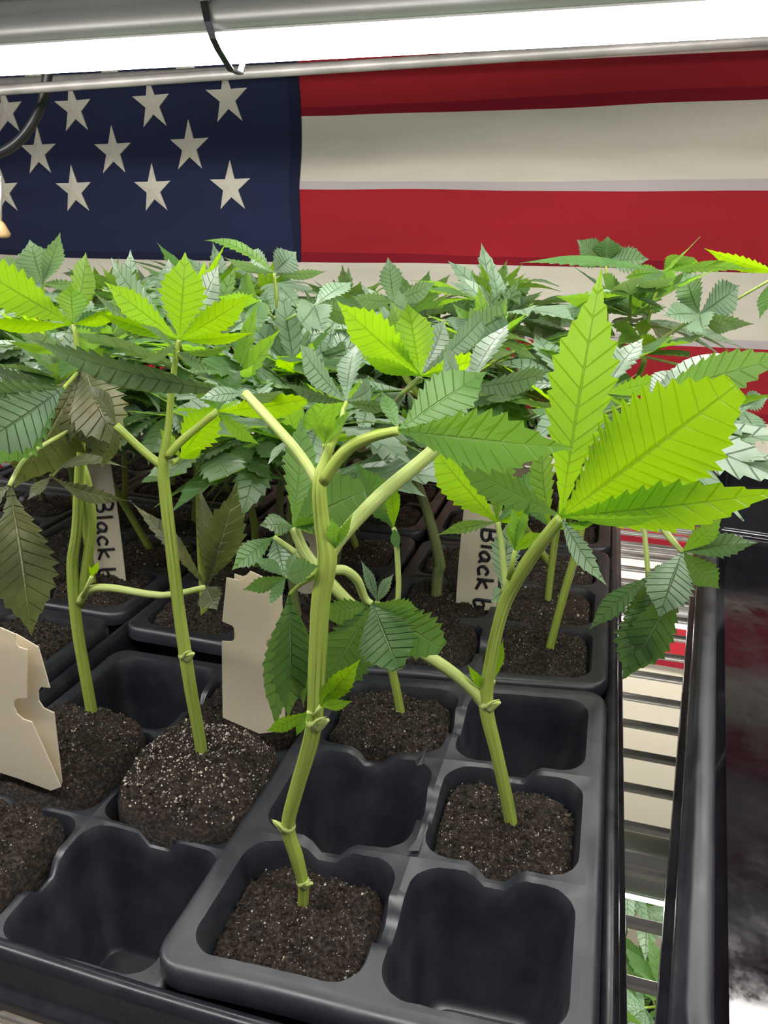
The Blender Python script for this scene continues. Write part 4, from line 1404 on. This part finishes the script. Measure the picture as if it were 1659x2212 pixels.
LET = {  # pen strokes in a unit box, x along the line of writing, y up
    'B': [[(.08, 0), (.12, 1), (.5, .98), (.62, .78), (.5, .56), (.16, .5), (.62, .44), (.7, .2), (.5, .02), (.08, 0)]],
    'l': [[(.2, 1), (.22, .02)]],
    'a': [[(.6, .5), (.35, .58), (.1, .3), (.25, .03), (.5, .15), (.62, .5), (.62, .12), (.75, .02)]],
    'c': [[(.6, .48), (.35, .58), (.1, .3), (.28, .02), (.62, .1)]],
    'k': [[(.12, 1), (.14, 0)], [(.6, .62), (.16, .3), (.7, 0)]],
    'b': [[(.12, 1), (.14, .02), (.45, .02), (.62, .3), (.45, .55), (.16, .42)]],
    'o': [[(.4, .55), (.12, .3), (.3, .02), (.6, .2), (.4, .55)]],
}
ADV = {'B': .85, 'l': .42, 'a': .85, 'c': .75, 'k': .85, 'b': .8, 'o': .7, ' ': .35}


def lettered_tag(poly, Y, text, start, along, up, size, thick, label):
    tg = MB(); shard(tg, poly_at(poly, Y), BACK, .05)
    o = tg.build('plant_tag', M['tag'], smooth=False)
    tag(o, label, 'plant tag')
    ink = MB()
    x = 0.0
    for ch in text:
        for st in LET.get(ch, []):
            pts = []
            for a, b_ in st:
                px = start[0] + along[0] * (x + a) * size + up[0] * b_ * size
                py = start[1] + along[1] * (x + a) * size + up[1] * b_ * size
                pts.append(at(px, py, Y - .02))
            tube(ink, pts, px2cm(thick, pts[0]) / 2, seg=6, sub=4)
        x += ADV[ch]
    ink.build('lettering', M['ink'], o)
    return o


lettered_tag([(1003, 1085), (1085, 1092), (1072, 1320), (984, 1312), (990, 1220)], 40.2, 'Black bo', (1042, 1140), (-.10, .995), (.98, .12), 37, 7, 'cream tag lettered Black b beside the right woody stems')
lettered_tag([(172, 985), (222, 965), (240, 1010), (256, 1120), (272, 1256), (196, 1250), (184, 1120)], 36.5, 'Black b', (206, 1080), (.06, .998), (.97, -.05), 36, 6, 'cream tag lettered Black b behind the twin-stemmed plant')
lettered_tag([(1105, 880), (1180, 886), (1172, 1010), (1100, 1000)], 46, 'Bl', (1140, 896), (-.05, .998), (.9, .05), 40, 6, 'small cream tag with a B showing under the canopy on the right')
lettered_tag([(762, 935), (830, 930), (836, 1110), (770, 1110)], 55, 'Bla', (806, 950), (0, 1), (.9, 0), 32, 5, 'cream tag with a B behind the front fork')
lettered_tag([(636, 1120), (690, 1125), (686, 1290), (640, 1280)], 38.5, 'ack', (650, 1165), (0, 1), (.95, .1), 30, 5, 'cream tag half hidden behind the front stem')
for poly, Y, lab in (([(530, 985), (554, 980), (556, 1095), (530, 1095)], 50, 'narrow blank tag left of the front fork'),
                     ([(1105, 1010), (1150, 1010), (1152, 1110), (1100, 1110)], 57, 'blank tag deep under the right canopy')):
    tg = MB(); shard(tg, poly_at(poly, Y), BACK, .05)
    tag(tg.build('plant_tag', M['tag'], smooth=False), lab, 'plant tag')

# ------------------------------------------------------------------ the shelf below: a tray of plants under its own lamps
tray('seedling_tray', 10, 38, 14.1, 27.6, -76.5, 0, M['tray'], 'black tray on the lower shelf seen through the gap', 1.0)
for k, (x, y) in enumerate([(3, 22), (9.5, 24), (4, 33), (10, 35), (5, 45), (11, 47), (7, 56)]):
    auto_plant(Vector((x, y, -76)), -56 + random.uniform(-2, 2), 'lower shelf plant glimpsed through the wire gap, %s from the front' % ('nearest', 'second', 'third', 'fourth', 'fifth', 'sixth', 'farthest')[k], 300 + k, size=7.5, group='plants on the lower shelf')
fixture('strip_lamp', -60, 44, 36.0, -36, 'strip lamp under the tray shelf, nearer one')
fixture('strip_lamp', -60, 44, 70.0, -36, 'strip lamp under the tray shelf, nearer the flag')
tray('seedling_tray', -40, 40, 14.1, 27.6, 23.2, 0, M['tray'], 'dark tray on the shelf above the lamp at the upper left', 1.0)
tray('seedling_tray', -10.8, 40, 14.1, 27.6, 23.2, 0, M['tray'], 'dark tray on the shelf above the strap', 1.0)
